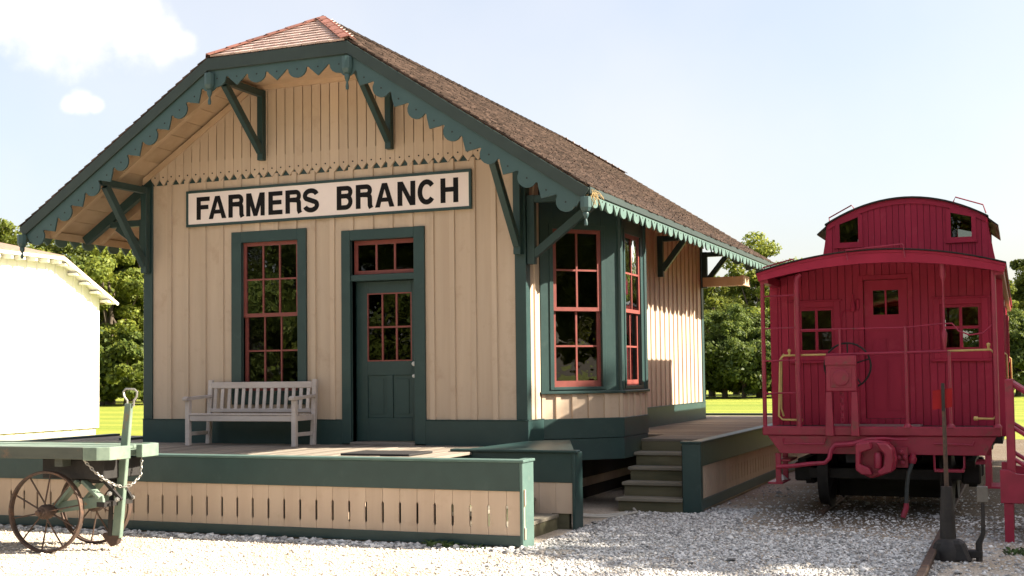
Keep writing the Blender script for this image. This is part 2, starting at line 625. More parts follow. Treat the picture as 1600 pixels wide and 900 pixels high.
def structure(o):
    o["kind"] = "structure"
    return o


class Fr:
    """A wall frame: u along the wall, v up, w outward."""

    def __init__(s, o, u, n):
        s.o, s.u, s.n = Vector(o), Vector(u).normalized(), Vector(n).normalized()

    def p(s, u, v, w):
        return s.o + s.u * u + Vector((0, 0, v)) + s.n * w

    def box(s, mb, u0, u1, v0, v1, w0, w1):
        return mb.hexa([s.p(u, v, w) for v in (v0, v1) for w in (w0, w1) for u in (u0, u1)])

    def poly(s, mb, pts, w0, w1):
        return mb.prism([s.p(u, v, w0) for u, v in pts], s.n * (w1 - w0))


def zruns(u0, u1, v0, v1, openings):
    """vertical runs of [v0,v1] left free over the strip u0..u1"""
    runs = [(v0, v1)]
    for a, b, c, d in openings:
        if b > u0 + 1e-4 and a < u1 - 1e-4:
            nr = []
            for s0, s1 in runs:
                if d <= s0 or c >= s1:
                    nr.append((s0, s1))
                else:
                    if c > s0:
                        nr.append((s0, c))
                    if d < s1:
                        nr.append((d, s1))
            runs = nr
    return [r for r in runs if r[1] - r[0] > .01]


def wall_core(F, mb, u0, u1, v0, v1, openings, w0, w1):
    us = sorted({u0, u1, *[o[0] for o in openings if u0 < o[0] < u1], *[o[1] for o in openings if u0 < o[1] < u1]})
    for a, b in zip(us, us[1:]):
        for c, d in zruns(a, b, v0, v1, openings):
            F.box(mb, a, b, c, d, w0, w1)


def boards(F, parent, u0, u1, v0, v1, pitch, openings, material, w0, w1, bname="board", bat=None, top=None):
    """individual upright boards between u0 and u1, with battens over the joints"""
    n = max(1, round((u1 - u0) / pitch))
    p = (u1 - u0) / n
    for i in range(n):
        a, b = u0 + i * p, u0 + (i + 1) * p
        cuts = sorted({a, b, *[o[0] for o in openings if a < o[0] < b], *[o[1] for o in openings if a < o[1] < b]})
        for s0, s1 in zip(cuts, cuts[1:]):
            for c, d in zruns(s0, s1, v0, v1, openings):
                mb = MB()
                g0 = .0015 if s0 == a else 0
                g1 = .0015 if s1 == b else 0
                F.box(mb, s0 + g0, s1 - g1, c, d, w0, w1 + random.uniform(-.001, .001))
                mb.build(bname, material, parent)
        if bat and i > 0:
            bw = bat
            for c, d in zruns(a - bw / 2, a + bw / 2, v0, v1, openings):
                m2 = MB()
                j = random.uniform(-.004, .004)
                q = bw * .5
                m2.hexa([F.p(a + j - q, c, w1 + .0015), F.p(a + j + q, c, w1 + .0015), F.p(a + j - q * .8, c, w1 + .022), F.p(a + j + q * .8, c, w1 + .022),
                         F.p(a + j - q, d, w1 + .0015), F.p(a + j + q, d, w1 + .0015), F.p(a + j - q * .8, d, w1 + .022), F.p(a + j + q * .8, d, w1 + .022)])
                m2.build("batten", material, parent)


def sash(F, parent, u0, u1, v0, v1, cols, rows, w, material, st=.045, mu=.02, th=.035, rail_b=None):
    """one glazed sash: frame, each muntin, each pane as sub-parts"""
    rb = rail_b or st
    mb = MB()
    F.box(mb, u0, u0 + st, v0, v1, w - th, w)
    F.box(mb, u1 - st, u1, v0, v1, w - th, w)
    F.box(mb, u0 + st, u1 - st, v0, v0 + rb, w - th, w - .001)
    F.box(mb, u0 + st, u1 - st, v1 - st, v1, w - th, w - .001)
    mb.build("sash", material, parent)
    iu0, iu1, iv0, iv1 = u0 + st, u1 - st, v0 + rb, v1 - st
    for c in range(1, cols):
        x = iu0 + (iu1 - iu0) * c / cols
        m = MB()
        F.box(m, x - mu / 2, x + mu / 2, iv0, iv1, w - th + .004, w - .004)
        m.build("muntin", material, parent)
    for r in range(1, rows):
        z = iv0 + (iv1 - iv0) * r / rows
        m = MB()
        F.box(m, iu0, iu1, z - mu / 2, z + mu / 2, w - th + .006, w - .006)
        m.build("muntin", material, parent)
    for c in range(cols):
        for r in range(rows):
            a, b = iu0 + (iu1 - iu0) * c / cols, iu0 + (iu1 - iu0) * (c + 1) / cols
            d, e = iv0 + (iv1 - iv0) * r / rows, iv0 + (iv1 - iv0) * (r + 1) / rows
            m = MB()
            ww = w - th * .5
            t0, t1 = random.uniform(-.0025, .0025), random.uniform(-.0025, .0025)
            pts = [F.p(a, d, ww - t0 - t1), F.p(b, d, ww + t0 - t1), F.p(b, e, ww + t0 + t1), F.p(a, e, ww - t0 + t1)]
            m.add(pts, [(0, 1, 2, 3)])
            m.build("pane", "glass", parent)


# ------------------------------------------------------------------ ground
def sheet(name, x0, x1, y0, y1, z, material):
    m = MB()
    m.add([(x0, y0, z), (x1, y0, z), (x1, y1, z), (x0, y1, z)], [(0, 1, 2, 3)])
    return structure(m.build(name, material))


sheet("gravel_ground", -34, 40, -40, 26, 0.0, "gravel")
m = MB()      # lawn: everything beyond the yard, lapping 4 mm over it
for x0, x1, y0, y1 in ((-2500, -30, -2500, 3000), (-30, -8.6, -2500, -34), (-30, -8.6, 9.0, 3000), (-8.6, 7.6, 19, 3000), (7.6, 2500, 3.2, 3000), (-8.6, 2500, -2500, -36), (26, 2500, -36, 3.2), (-8.6, -7.9, 4.0, 19)):
    m.add([(x0, y0, .004), (x1, y0, .004), (x1, y1, .004), (x0, y1, .004)], [(0, 1, 2, 3)])
structure(m.build("lawn", "lawn"))


def stones(name, n, region, size, material, keep=None):
    """loose stone: each a squashed, jittered octahedron; joined, since nobody could count them"""
    x0, x1, y0, y1 = region
    base = np.array([(1, 0, 0), (-1, 0, 0), (0, 1, 0), (0, -1, 0), (0, 0, 1), (0, 0, -.5), (.6, .6, .55), (-.6, .55, .5), (-.55, -.6, .5), (.6, -.55, .55)], float)
    tri = [(4, 6, 7), (4, 7, 8), (4, 8, 9), (4, 9, 6), (0, 2, 6), (2, 1, 7), (1, 3, 8), (3, 0, 9), (6, 2, 7), (7, 1, 8), (8, 3, 9), (9, 0, 6)]
    P_ = np.stack([rng.uniform(x0, x1, n), rng.uniform(y0, y1, n)], 1)
    if keep is not None:
        P_ = P_[np.array([rng.uniform() < keep(a, b) for a, b in P_])]
    n = len(P_)
    s = size * rng.lognormal(0, .38, n)
    ang = rng.uniform(0, 6.283, n)
    sc = np.stack([s * rng.uniform(.7, 1.3, n), s * rng.uniform(.7, 1.3, n), s * rng.uniform(.45, .9, n)], 1)
    vs = base[None] * (1 + rng.uniform(-.22, .22, (n, 10, 3))) * sc[:, None, :]
    tilt = rng.uniform(-.5, .5, n)
    cx, sx = np.cos(tilt), np.sin(tilt)
    y = vs[..., 1] * cx[:, None] - vs[..., 2] * sx[:, None]
    z = vs[..., 1] * sx[:, None] + vs[..., 2] * cx[:, None]
    ca, sa = np.cos(ang)[:, None], np.sin(ang)[:, None]
    X = vs[..., 0] * ca - y * sa + P_[:, :1]
    Y = vs[..., 0] * sa + y * ca + P_[:, 1:]
    Z = z + (sc[:, 2] * rng.uniform(.0, .5, n))[:, None]
    co = np.stack([X, Y, Z], 2).reshape(-1, 3)
    faces = (np.array(tri)[None] + (np.arange(n) * 10)[:, None, None]).reshape(-1, 3)
    me = bpy.data.meshes.new(name)
    me.vertices.add(len(co))
    me.vertices.foreach_set("co", co.ravel().astype(np.float32))
    me.loops.add(faces.size)
    me.loops.foreach_set("vertex_index", faces.ravel().astype(np.int32))
    me.polygons.add(len(faces))
    me.polygons.foreach_set("loop_start", (np.arange(len(faces)) * 3).astype(np.int32))
    me.polygons.foreach_set("loop_total", np.full(len(faces), 3, np.int32))
    me.update()
    me.validate()
    me.materials.append(MATS[material])
    o = link(bpy.data.objects.new(name, me))
    o["kind"] = "stuff"
    return o


def keep_coarse(x, y):
    k = 1.0
    if x > 2.6 and y > -.9:
        k = .12 if y > -.1 else .35
    if x > 5.0:
        k = .18
    if x < 1.6 and y < -2.6:
        k *= .25
    return k


o = stones("crushed_stone", 72000, (1.0, 6.4, -4.8, 1.6), .0110, "stone", keep_coarse)
tag(o, "coarse pale crushed stone spread between platform steps and caboose", "gravel")
o = stones("crushed_stone", 3600, (1.95, 7.2, -1.0, 5.0), .0135, "stone", lambda x, y: 1.0 - .1 * y)
tag(o, "thinly scattered pale stones on brown soil around the caboose", "gravel")
o = stones("crushed_stone", 4200, (-7.6, 1.2, -3.02, -2.72), .018, "stone", lambda x, y: 1.0 if y > -2.93 + .08 * math.sin(x * 3) else .35)
tag(o, "strip of crushed stone lying along foot of front platform skirt", "gravel")
o = stones("pea_gravel", 26000, (-6.0, 4.0, -5.6, -2.9), .0085, "stone_fine", lambda x, y: .9)
tag(o, "fine pale sunlit gravel on the yard in front of the platform", "gravel")

# ------------------------------------------------------------------ the depot
W, L, P = 5.83, 9.4, .885
XC = -W / 2
SL = .654                                   # roof slope
RIDGE, XE, YR, YR2 = 6.65, 1.22, -1.107, 10.507
HW, ZRT, YA = 1.034, 5.97, .037             # clipped gable: half width, height, where the ridge starts


def ztop(x):
    return RIDGE - SL * abs(x - XC)


DEP = thing("depot", "cream board and batten railway depot with dark green trim and brown shingled roof", "depot", (XC, L / 2, 0))
FF = Fr((0, 0, 0), (1, 0, 0), (0, -1, 0))
FS = Fr((0, 0, 0), (0, 1, 0), (1, 0, 0))
FL = Fr((-W, 0, 0), (0, 1, 0), (-1, 0, 0))
FB = Fr((0, L, 0), (1, 0, 0), (0, 1, 0))

WIN = (-4.36, -3.165, 1.40, 3.78)
DOOR = (-2.62, -1.39, P, 3.71)
ZB, ZS = 1.19, 4.56
winhole = (-4.20, -3.30, 1.58, 3.63)
doorhole = (-2.487, -1.545, P, 3.575)

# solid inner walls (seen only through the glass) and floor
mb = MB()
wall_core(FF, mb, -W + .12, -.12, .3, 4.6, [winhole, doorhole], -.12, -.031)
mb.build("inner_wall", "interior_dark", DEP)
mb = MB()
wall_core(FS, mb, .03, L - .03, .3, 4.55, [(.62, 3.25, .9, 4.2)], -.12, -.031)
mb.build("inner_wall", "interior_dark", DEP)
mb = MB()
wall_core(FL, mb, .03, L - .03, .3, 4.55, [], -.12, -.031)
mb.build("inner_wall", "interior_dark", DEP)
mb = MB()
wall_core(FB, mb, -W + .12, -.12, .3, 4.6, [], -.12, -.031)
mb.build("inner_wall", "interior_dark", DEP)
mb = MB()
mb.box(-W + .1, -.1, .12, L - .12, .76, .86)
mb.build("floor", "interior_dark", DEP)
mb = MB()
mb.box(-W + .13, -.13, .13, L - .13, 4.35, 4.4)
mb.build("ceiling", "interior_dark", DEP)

# front: boards and battens
boards(FF, DEP, -W + .12, -.12, ZB, ZS, .298, [WIN, DOOR], "tan_paint", -.03, 0, bat=.085)
boards(FS, DEP, .13, .50, ZB, 4.62, .19, [], "tan_paint", -.03, 0, bat=.085)
boards(FS, DEP, 3.33, L - .13, ZB, 4.62, .29, [], "tan_paint", -.03, 0, bat=.085)
boards(FL, DEP, .13, L - .13, ZB, 4.62, .30, [], "tan_paint", -.03, 0, bat=.085)
boards(FB, DEP, -W + .12, -.12, ZB, 4.62, .30, [], "tan_paint", -.03, 0, bat=.085)

# green base boards and corner boards
for (F, a, b) in ((FF, -W - .012, DOOR[0]), (FF, DOOR[1], .012), (FS, -.03, .53), (FS, 3.32, L + .012), (FL, -.03, L + .012), (FB, -W, 0)):
    mb = MB()
    F.box(mb, a, b, P - .25, ZB, -.028, .032)
    F.box(mb, a, b, ZB, ZB + .012, -.02, .04)
    mb.build("base_board", "green_paint", DEP, bevel=.004)
for (F, a, b, s) in ((FF, -W - .022, -W + .128, 1), (FF, -.128, .022, 1), (FS, .0, .125, 1), (FL, .0, .125, 1), (FS, L - .13, L - .0, 1), (FL, L - .13, L, 1), (FB, -W - .022, -W + .128, 1), (FB, -.128, .022, 1)):
    mb = MB()
    F.box(mb, a, b, ZB + .0125, 4.60, -.027, .028 if F in (FF, FB) else .0215)
    mb.build("corner_board", "green_paint", DEP, bevel=.004)

# gable siding with pointed lower ends
SW = .1398


def gable_top(x):
    zt = ztop(x) - .10
    return min(zt, 5.90)


for front in (True, False):
    F = FF if front else FB
    sx = -5.72
    k = 0
    while sx < -.10:
        a, b = sx, min(sx + SW, -.10)
        g = .0025
        tipz, sh = 4.512, 4.598
        ta, tb = gable_top(a), gable_top(b)
        xm = (a + b) / 2
        lo, hi = 4.80, min(ta, tb) - .17
        pts = [(a + g, sh), (xm, tipz), (b - g, sh)]
        if hi - lo > .06:
            pts += [(b - g, lo), (b - .007, lo + .02), (b - .007, hi - .02), (b - g, hi)]
        pts += [(b - g, tb)]
        if (a - XC) * (b - XC) < 0 or abs(min(ztop(a), ztop(b)) - .1 - 5.9) < .05:
            pts += [(xm, gable_top(xm))]
        pts += [(a + g, ta)]
        if hi - lo > .06:
            pts += [(a + g, hi), (a + .007, hi - .02), (a + .007, lo + .02), (a + g, lo)]
        m = MB()
        F.poly(m, pts, .006, .032 + random.uniform(-.001, .001))
        gb = m.build("gable_board", "tan_paint", DEP)
        if front:
            m = MB()
            m.lathe([(.011, 0), (.011, .004)], F.p(xm, 4.632, .032), F.n, 8)
            m.build("drilled_hole", "iron_black", gb)
        sx += SW
    m = MB()
    pts = [(-W + .02, 4.52)] + [(-.02, 4.52), (-.02, ztop(-.02) - .10), (XC + HW, 5.90), (XC - HW, 5.90), (-W + .02, ztop(-W) - .10)]
    F.poly(m, pts, -.06, .0045)
    m.build("gable_backing", "green_paint", DEP)
    for s in (-1, 1):                          # frieze boards along the slope
        m = MB()
        x0, x1 = XC + s * HW * .98, XC + s * (W / 2 + .02)
        q = [(x0, 5.86), (x1, ztop(x1) - .095), (x1, ztop(x1) - .19), (x0, 5.765)]
        F.poly(m, q, .033, .052)
        m.build("frieze", "soffit_paint", DEP)

# ---- window on the front
wn_ = MB()
F = FF
c0, c1, z0, z1 = WIN
F.box(wn_, c0, winhole[0], z0, z1, -.02, .034)
F.box(wn_, winhole[1], c1, z0, z1, -.02, .034)
F.box(wn_, winhole[0], winhole[1], winhole[3], z1, -.02, .033)
F.box(wn_, winhole[0], winhole[1], z0, winhole[2], -.02, .033)
F.box(wn_, winhole[0] - .01, winhole[0] + .0, winhole[2], winhole[3], -.12, -.021)
F.box(wn_, winhole[1], winhole[1] + .01, winhole[2], winhole[3], -.12, -.021)
wp = wn_.build("window", "green_paint", DEP, bevel=.004)
m = MB()
F.box(m, c0 - .02, c1 + .02, 1.545, 1.585, -.09, .07)
m.build("sill", "green_paint", wp, bevel=.004)
sash(F, wp, winhole[0] + .002, winhole[1] - .002, 2.60, winhole[3], 3, 2, -.028, "red_trim", st=.05, mu=.022)
sash(F, wp, winhole[0] + .002, winhole[1] - .002, winhole[2] + .006, 2.655, 3, 2, -.066, "red_trim", st=.05, mu=.022, rail_b=.08)

# ---- door with transom
m = MB()
c0, c1, z0, z1 = DOOR
F.box(m, c0, doorhole[0], P, z1, -.02, .034)
F.box(m, doorhole[1], c1, P, z1, -.02, .034)
F.box(m, doorhole[0], doorhole[1], doorhole[3], z1, -.02, .033)
F.box(m, doorhole[0] - .012, doorhole[0], P, doorhole[3], -.17, -.021)
F.box(m, doorhole[1], doorhole[1] + .012, P, doorhole[3], -.17, -.021)
dp = m.build("door_frame", "green_paint", DEP, bevel=.004)
m = MB()
F.box(m, doorhole[0], doorhole[1], 3.03, 3.115, -.16, .012)
m.build("transom_bar", "green_paint", dp, bevel=.005)
sash(F, dp, doorhole[0] + .003, doorhole[1] - .003, 3.117, doorhole[3] - .003, 3, 1, -.085, "red_trim", st=.055, mu=.028)
m = MB()
F.box(m, doorhole[0], doorhole[1], P - .012, P + .02, -.17, .06)
m.build("threshold", "deck_wood_x", dp, bevel=.004)
du0, du1, dv0, dv1, dw = doorhole[0] + .012, doorhole[1] - .006, P + .028, 3.025, -.12
gu0, gu1, gv0, gv1 = -2.315, -1.655, 1.965, 2.87
m = MB()
F.box(m, du0, gu0, dv0, dv1, dw - .04, dw)
F.box(m, gu1, du1, dv0, dv1, dw - .04, dw)
F.box(m, gu0, gu1, gv1, dv1, dw - .04, dw - .001)
F.box(m, gu0, gu1, 1.78, gv0, dw - .04, dw - .001)
F.box(m, gu0, gu1, dv0, 1.22, dw - .04, dw - .001)
F.box(m, -2.03, -1.94, 1.22, 1.78, dw - .04, dw - .001)
dl = m.build("door", "green_paint", DEP, bevel=.003)
for a, b in ((gu0, -2.03), (-1.94, gu1)):
    m = MB()
    F.box(m, a, b, 1.22, 1.78, dw - .035, dw - .018)
    F.box(m, a + .05, b - .05, 1.27, 1.73, dw - .018, dw - .010)
    m.build("door_panel", "green_paint", dl, bevel=.003)
sash(F, dl, gu0, gu1, gv0, gv1, 3, 2, dw - .002, "red_trim", st=.016, mu=.024)
for kz, kr in ((1.925, .032), (1.765, .027)):
    m = MB()
    m.lathe([(.02, 0), (.022, .012), (.009, .016), (.009, .035), (kr * .8, .042), (kr, .056), (kr * .8, .07), (.005, .076)], F.p(-1.598, kz, dw), F.n, 14)
    m.build("door_knob", "knob_white", dl, smooth=True)

# ---- the bay
BY0, BX = .523, .828
BY1 = BY0 + BX
BY2 = 2.48
BY3 = BY2 + BX
r2 = math.sqrt(.5)
FA1 = Fr((0, BY0, 0), (1, 1, 0), (1, -1, 0))
FA2 = Fr((BX, BY1, 0), (0, 1, 0), (1, 0, 0))
FA3 = Fr((BX, BY2, 0), (-1, 1, 0), (1, 1, 0))
la, lb = BX / r2, BY2 - BY1
SILL = 1.545
for F, ln, hole in ((FA1, la, (.185, .885, 1.60, 3.66)), (FA2, lb, (.20, lb - .20, 1.60, 3.66)), (FA3, la, (.285, .985, 1.60, 3.66))):
    m = MB()
    wall_core(F, m, 0, ln, SILL, 4.02, [hole], -.06, 0)
    bw = m.build("bay_window", "green_paint", DEP, bevel=.003)
    m = MB()                       # raised casing round the glass and top fascia
    wall_core(F, m, hole[0] - .055, hole[1] + .055, SILL + .02, hole[3] + .06, [hole], .0, .012)
    m.build("casing", "green_paint", bw, bevel=.002)
    m = MB()
    F.box(m, -.03, ln + .03, SILL - .035, SILL, -.05, .055)
    m.build("sill", "green_paint", bw, bevel=.006)
    zm = 2.61
    sash(F, bw, hole[0], hole[1], zm - .02, hole[3], 2, 2, -.008, "red_trim", st=.05, mu=.024)
    sash(F, bw, hole[0], hole[1], hole[2], zm + .025, 2, 2, -.042, "red_trim", st=.05, mu=.024, rail_b=.08)
    boards(F, DEP, .0, ln, ZB - .005, SILL - .036, .255, [], "tan_paint", -.03, 0, bat=.085)
    m = MB()
    for e0, e1 in ((0.0, .05), (ln - .05, ln)):
        F.box(m, e0, e1, ZB, SILL - .036, .0, .018)
    m.build("batten", "tan_paint", DEP)
    m = MB()
    F.box(m, -.015, ln + .015, .93, ZB, -.05, .030)
    F.box(m, -.012, ln + .012, .645, .925, -.05, .024)
    m.build("base_board", "green_paint", DEP, bevel=.005)
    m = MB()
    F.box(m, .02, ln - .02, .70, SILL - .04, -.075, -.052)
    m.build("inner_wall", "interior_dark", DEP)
m = MB()     # corner posts of the bay
for x, y in ((BX, BY1), (BX, BY2)):
    m.lathe([(.045, SILL + .001), (.045, 4.02)], (x - .01, y, 0), (0, 0, 1), 10)
m.build("bay_corner_post", "green_paint", DEP)
m = MB()
m.prism([(-.1, BY0 + .0, .66), (0.0, BY0 + .03, .66), (BX - .04, BY1 + .02, .66), (BX - .04, BY2 - .02, .66), (0, BY3 - .03, .66), (-.1, BY3, .66)], (0, 0, .05))
m.build("bay_floor", "interior_dark", DEP)
m = MB()
m.prism([(-.1, BY0 + .05, 4.0), (0.0, BY0 + .05, 4.0), (BX - .07, BY1 + .03, 4.0), (BX - .07, BY2 - .03, 4.0), (0, BY3 - .05, 4.0), (-.1, BY3 - .05, 4.0)], (0, 0, .03))
m.build("bay_ceiling", "soffit_paint", DEP)

# slotted foundation boards below the side wall
SLOTP = .204


def slot_board(z0, z1, s0, s1, wd=SLOTP, th=.022, half=.014):
    """upright skirt board, thickness along +w (here +y), pointed half slots cut in both edges"""
    g = .002
    h = wd / 2
    pts = [(-h + g, z0), (h - g, z0), (h - g, s0), (h - half, s0 + .022), (h - half, s1 - .022), (h - g, s1), (h - g, z1),
           (-h + g, z1), (-h + g, s1), (-h + half, s1 - .022), (-h + half, s0 + .022), (-h + g, s0)]
    m = MB()
    m.prism([(x, 0, z) for x, z in pts], (0, th, 0))
    return m


sb_side = slot_board(.17, .67, .30, .56).mesh("foundation_board", "tan_paint")
for i in range(44):
    inst("foundation_board", sb_side, DEP, (-.06, -.2 + SLOTP * (i + .5), 0), Matrix.Rotation(R(90), 4, 'Z'))
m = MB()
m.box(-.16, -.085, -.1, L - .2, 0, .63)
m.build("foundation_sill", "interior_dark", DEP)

# ---- roof: sheathing planks, hip, rafters, shingles
ROOF = None
m = MB()
m.box(XC - .04, XC + .04, YA + .1, L - YA - .1, RIDGE - .22, RIDGE - .08)
ROOF = m.build("roof", "soffit_paint", DEP)
ca = 1 / math.sqrt(1 + SL * SL)
sl_len = (XE - XC) / ca
TH = .045                                      # shingle build-up above the planks
npl = 17
pw = sl_len / npl
for s in (-1, 1):
    for i in range(npl):
        d0, d1 = i * pw + .006, (i + 1) * pw - .006
        x0, x1 = XC + s * d0 * ca, XC + s * d1 * ca
        z0, z1 = RIDGE - SL * d0 * ca - TH, RIDGE - SL * d1 * ca - TH

        def yst(x):
            k = HW - abs(x - XC)
            return YR + .02 + max(0, k) / HW * (YA - YR)
        ys0, ys1 = yst(x0), yst(x1)
        m = MB()
        m.hexa([(x0, ys0, z0 - .022), (x1, ys1, z1 - .022), (x0, L - ys0, z0 - .022), (x1, L - ys1, z1 - .022),
                (x0, ys0, z0), (x1, ys1, z1), (x0, L - ys0, z0), (x1, L - ys1, z1)])
        m.build("sheathing_plank", "soffit_paint", ROOF)
    for y in (-.60, .42, 1.45, 2.48, 3.51, 4.54, 5.57, 6.6, 7.63, 8.66, 9.5, 10.0):
        x0, x1 = XC + s * (HW + .05), XC + s * (XC * -1 + XE - .04)
        m = MB()
        m.beam((x0, y, ztop(x0) - TH - .022 - .065), (x1, y, ztop(x1) - TH - .022 - .065), .07, .12)
        m.build("rafter", "soffit_paint", ROOF)
    m = MB()
    xf = XC + s * (-XC + XE - .03)
    m.beam((xf, YR + .07, ztop(xf) - .135), (xf, YR2 - .07, ztop(xf) - .135), .04, .10)
    m.build("sub_fascia", "soffit_paint", ROOF)
for yy, yin, sg in ((YR, YA, 1), (YR2, L - YA, -1)):
    m = MB()
    m.add([(XC - HW, yy, ZRT - TH), (XC + HW, yy, ZRT - TH), (XC, yin, RIDGE - TH)], [(0, 1, 2)])
    m.add([(XC - HW, yy, ZRT - TH - .02), (XC + HW, yy, ZRT - TH - .02), (XC, yin, RIDGE - TH - .02)], [(2, 1, 0)])
    m.build("hip_sheathing", "soffit_paint", ROOF)
    m = MB()
    m.box(XC - HW - .03, XC + HW + .03, min(yy, yy + sg * 1.15), max(yy, yy + sg * 1.15) - (.0), 5.775, 5.80)
    m.build("hip_soffit", "soffit_paint", ROOF)
    m = MB()
    m.box(XC - HW - .03, XC + HW + .03, yy + sg * 1.06 - .03, yy + sg * 1.06 + .02, 5.72, 5.775)
    m.build("hip_soffit_mould", "soffit_paint", ROOF)
    for s in (-1, 1):
        m = MB()
        m.box(XC + s * (HW + .0) - .04, XC + s * (HW + .0) + .04, min(yy, yy + sg * 1.06) + .05, max(yy, yy + sg * 1.06) - .05, 5.66, 5.77)
        m.build("hip_beam", "soffit_paint", ROOF)


def shingle_mesh(w, ln, t, name="shingle", mt="shingle_single"):
    m = MB()       # local: x across, y up-slope, z normal; butt at y=0
    j = [random.uniform(-.008, .008) for _ in range(4)]
    m.hexa([(-w / 2, j[0], 0), (w / 2, j[1], 0), (-w / 2, ln, 0), (w / 2, ln, 0),
            (-w / 2, j[0], t), (w / 2, j[1], t), (-w / 2, ln, .003), (w / 2, ln, .003)])
    return m.mesh(name, mt)


EXPO = .137
sh_meshes = [(w, shingle_mesh(w - .005, .30, .016)) for w in (.10, .125, .15, .175, .20)]


def hip_y(x):
    return YR + max(0, HW - abs(x - XC)) / HW * (YA - YR)


mb_rest = {1: MB(), -1: MB()}
cand = []
for s in (1, -1):
    U = Vector((-s * ca, 0, SL * ca))          # up-slope
    N = Vector((s * SL * ca, 0, ca))
    A = Vector((0, 1, 0)) * s                  # across, right handed: A x U = N
    A = U.cross(N)
    nrow = int(sl_len / EXPO) + 1
    for r in range(nrow):
        d = sl_len + .035 - r * EXPO
        x = XC + s * d * ca
        z = RIDGE - SL * d * ca - TH + .002
        xt = XC + s * max(0.0, d - .17) * ca
        y = hip_y(xt) - .035
        yend = L - hip_y(xt) + .035
        ky = min(1.0, max(.15, d / .30))
        while y < yend - .03:
            w, me = sh_meshes[random.randrange(5)]
            w2 = min(w, yend - y)
            o_ = Vector((x, y + w2 / 2, z)) + U * random.uniform(-.012, .008)
            tl = R(3.6) + random.uniform(-.012, .02)
            Ut = (U * math.cos(tl) - N * math.sin(tl)) if False else U
            rot = Matrix((A, U, N)).transposed().to_4x4() @ Matrix.Rotation(-R(3.2) + random.uniform(-.012, .006), 4, 'X') @ Matrix.Rotation(random.uniform(-.012, .012), 4, 'Z')
            wm = Matrix.Translation(o_ + N * .018) @ rot
            if s == 1 and w2 == w:
                cand.append(((o_ - CAM).length + max(0, 4.9 - o_.z) * 1.5 + (1e6 if ky < 1 else 0), wm, me, w, ky))
            else:
                cand.append((1e9, wm, me, w2, ky))
            y += w2
cand.sort(key=lambda c: c[0])
for dist, wm, me, w, ky in cand[:225]:
    link(bpy.data.objects.new("shingle", me), ROOF, wm)
rest = MB()
mvs = {me.name: [v.co.copy() for v in me.vertices] for _, me in sh_meshes}
mfs = {me.name: [tuple(p.vertices) for p in me.polygons] for _, me in sh_meshes}
for dist, wm, me, w, ky in cand[225:]:
    k = 1.0
    vs_ = mvs[me.name]
    wid = max(v.x for v in vs_) * 2
    if w < wid:
        k = w / wid
    rest.add([wm @ Vector((v.x * k, v.y * ky, v.z)) for v in vs_], mfs[me.name])
me = bpy.data.meshes.new("shingle_field")
me.from_pydata(rest.v, [], rest.f)
me.materials.append(MATS["shingle"])
o = link(bpy.data.objects.new("shingle_field", me), ROOF)
o["kind"] = "stuff"

# hip end shingles, in a paler tone
hs = (RIDGE - ZRT) / (YA - YR)
hc = 1 / math.sqrt(1 + hs * hs)
hl = (YA - YR) / hc
for front in (True, False):
    sg = 1 if front else -1
    U = Vector((0, sg * hc, hs * hc))
    N = Vector((0, -sg * hs * hc, hc))
    A = U.cross(N)
    nr = 10
    ex = hl / nr
    for r in range(nr):
        d = r * ex - .03
        half = HW * (1 - min(hl, max(0, d + .10)) / hl) + .02
        y = (YR if front else YR2) + sg * d * hc
        z = ZRT + d * hs * hc - TH + .016
        x = -half
        while x < half - .02:
            w = min(random.uniform(.14, .24), half - x)
            m = MB()
            j0 = random.uniform(-.008, .008)
            m.hexa([(-w / 2 + .004, j0, 0), (w / 2 - .004, j0 + random.uniform(-.006, .006), 0), (-w / 2 + .004, min(.26, hl - d), 0), (w / 2 - .004, min(.26, hl - d), 0),
                    (-w / 2 + .004, j0, .026), (w / 2 - .004, j0, .026), (-w / 2 + .004, min(.26, hl - d), .004), (w / 2 - .004, min(.26, hl - d), .004)])
            wm = Matrix.Translation(Vector((XC + x + w / 2, y, z)) + N * .012) @ Matrix((A, U, N)).transposed().to_4x4() @ Matrix.Rotation(-R(4.5), 4, 'X')
            if front:
                m.build("shingle", "shingle_pale", ROOF, world=wm)
            else:
                m.build("shingle", "shingle_pale", ROOF, world=wm)
            x += w
    for s in (-1, 1):                           # hip caps: a strip on each of the two meeting slopes
        p0 = Vector((XC + s * (HW + .02), (YR if front else YR2) - sg * .03, ZRT - .004))
        p1 = Vector((XC, YA if front else L - YA, RIDGE + .004))
        dv = p1 - p0
        nh = Vector((0, -sg * hs * hc, hc))
        nm_ = Vector((s * SL * ca, 0, ca))
        ih = nh.cross(dv).normalized()
        ih = ih if ih.x * s < 0 else -ih
        im = nm_.cross(dv).normalized()
        im = im if im.y * sg > 0 else -im
        for inn_, nn in ((ih, nh), (im, nm_)):
            for k in range(6):
                q0, q1 = p0 + dv * (k / 6), p0 + dv * min(1.0, k / 6 + .185)
                m = MB()
                m.beam(q0 + nn * .020 + inn_ * .05, q1 + nn * .012 + inn_ * .05, .105, .012, nn)
                m.build("hip_cap", "shingle_red" if front else "shingle_single", ROOF)
for k in range(40):                             # ridge caps
    y = YA - .02 + k * (L - 2 * YA) / 40
    for s in (-1, 1):
        m = MB()
        m.beam((XC + s * .072, y, RIDGE - SL * .072 + .020), (XC + s * .072, y + .33, RIDGE - SL * .072 + .008), .165, .014, (s * SL, 0, 1))
        m.build("ridge_cap", "shingle_single", ROOF)


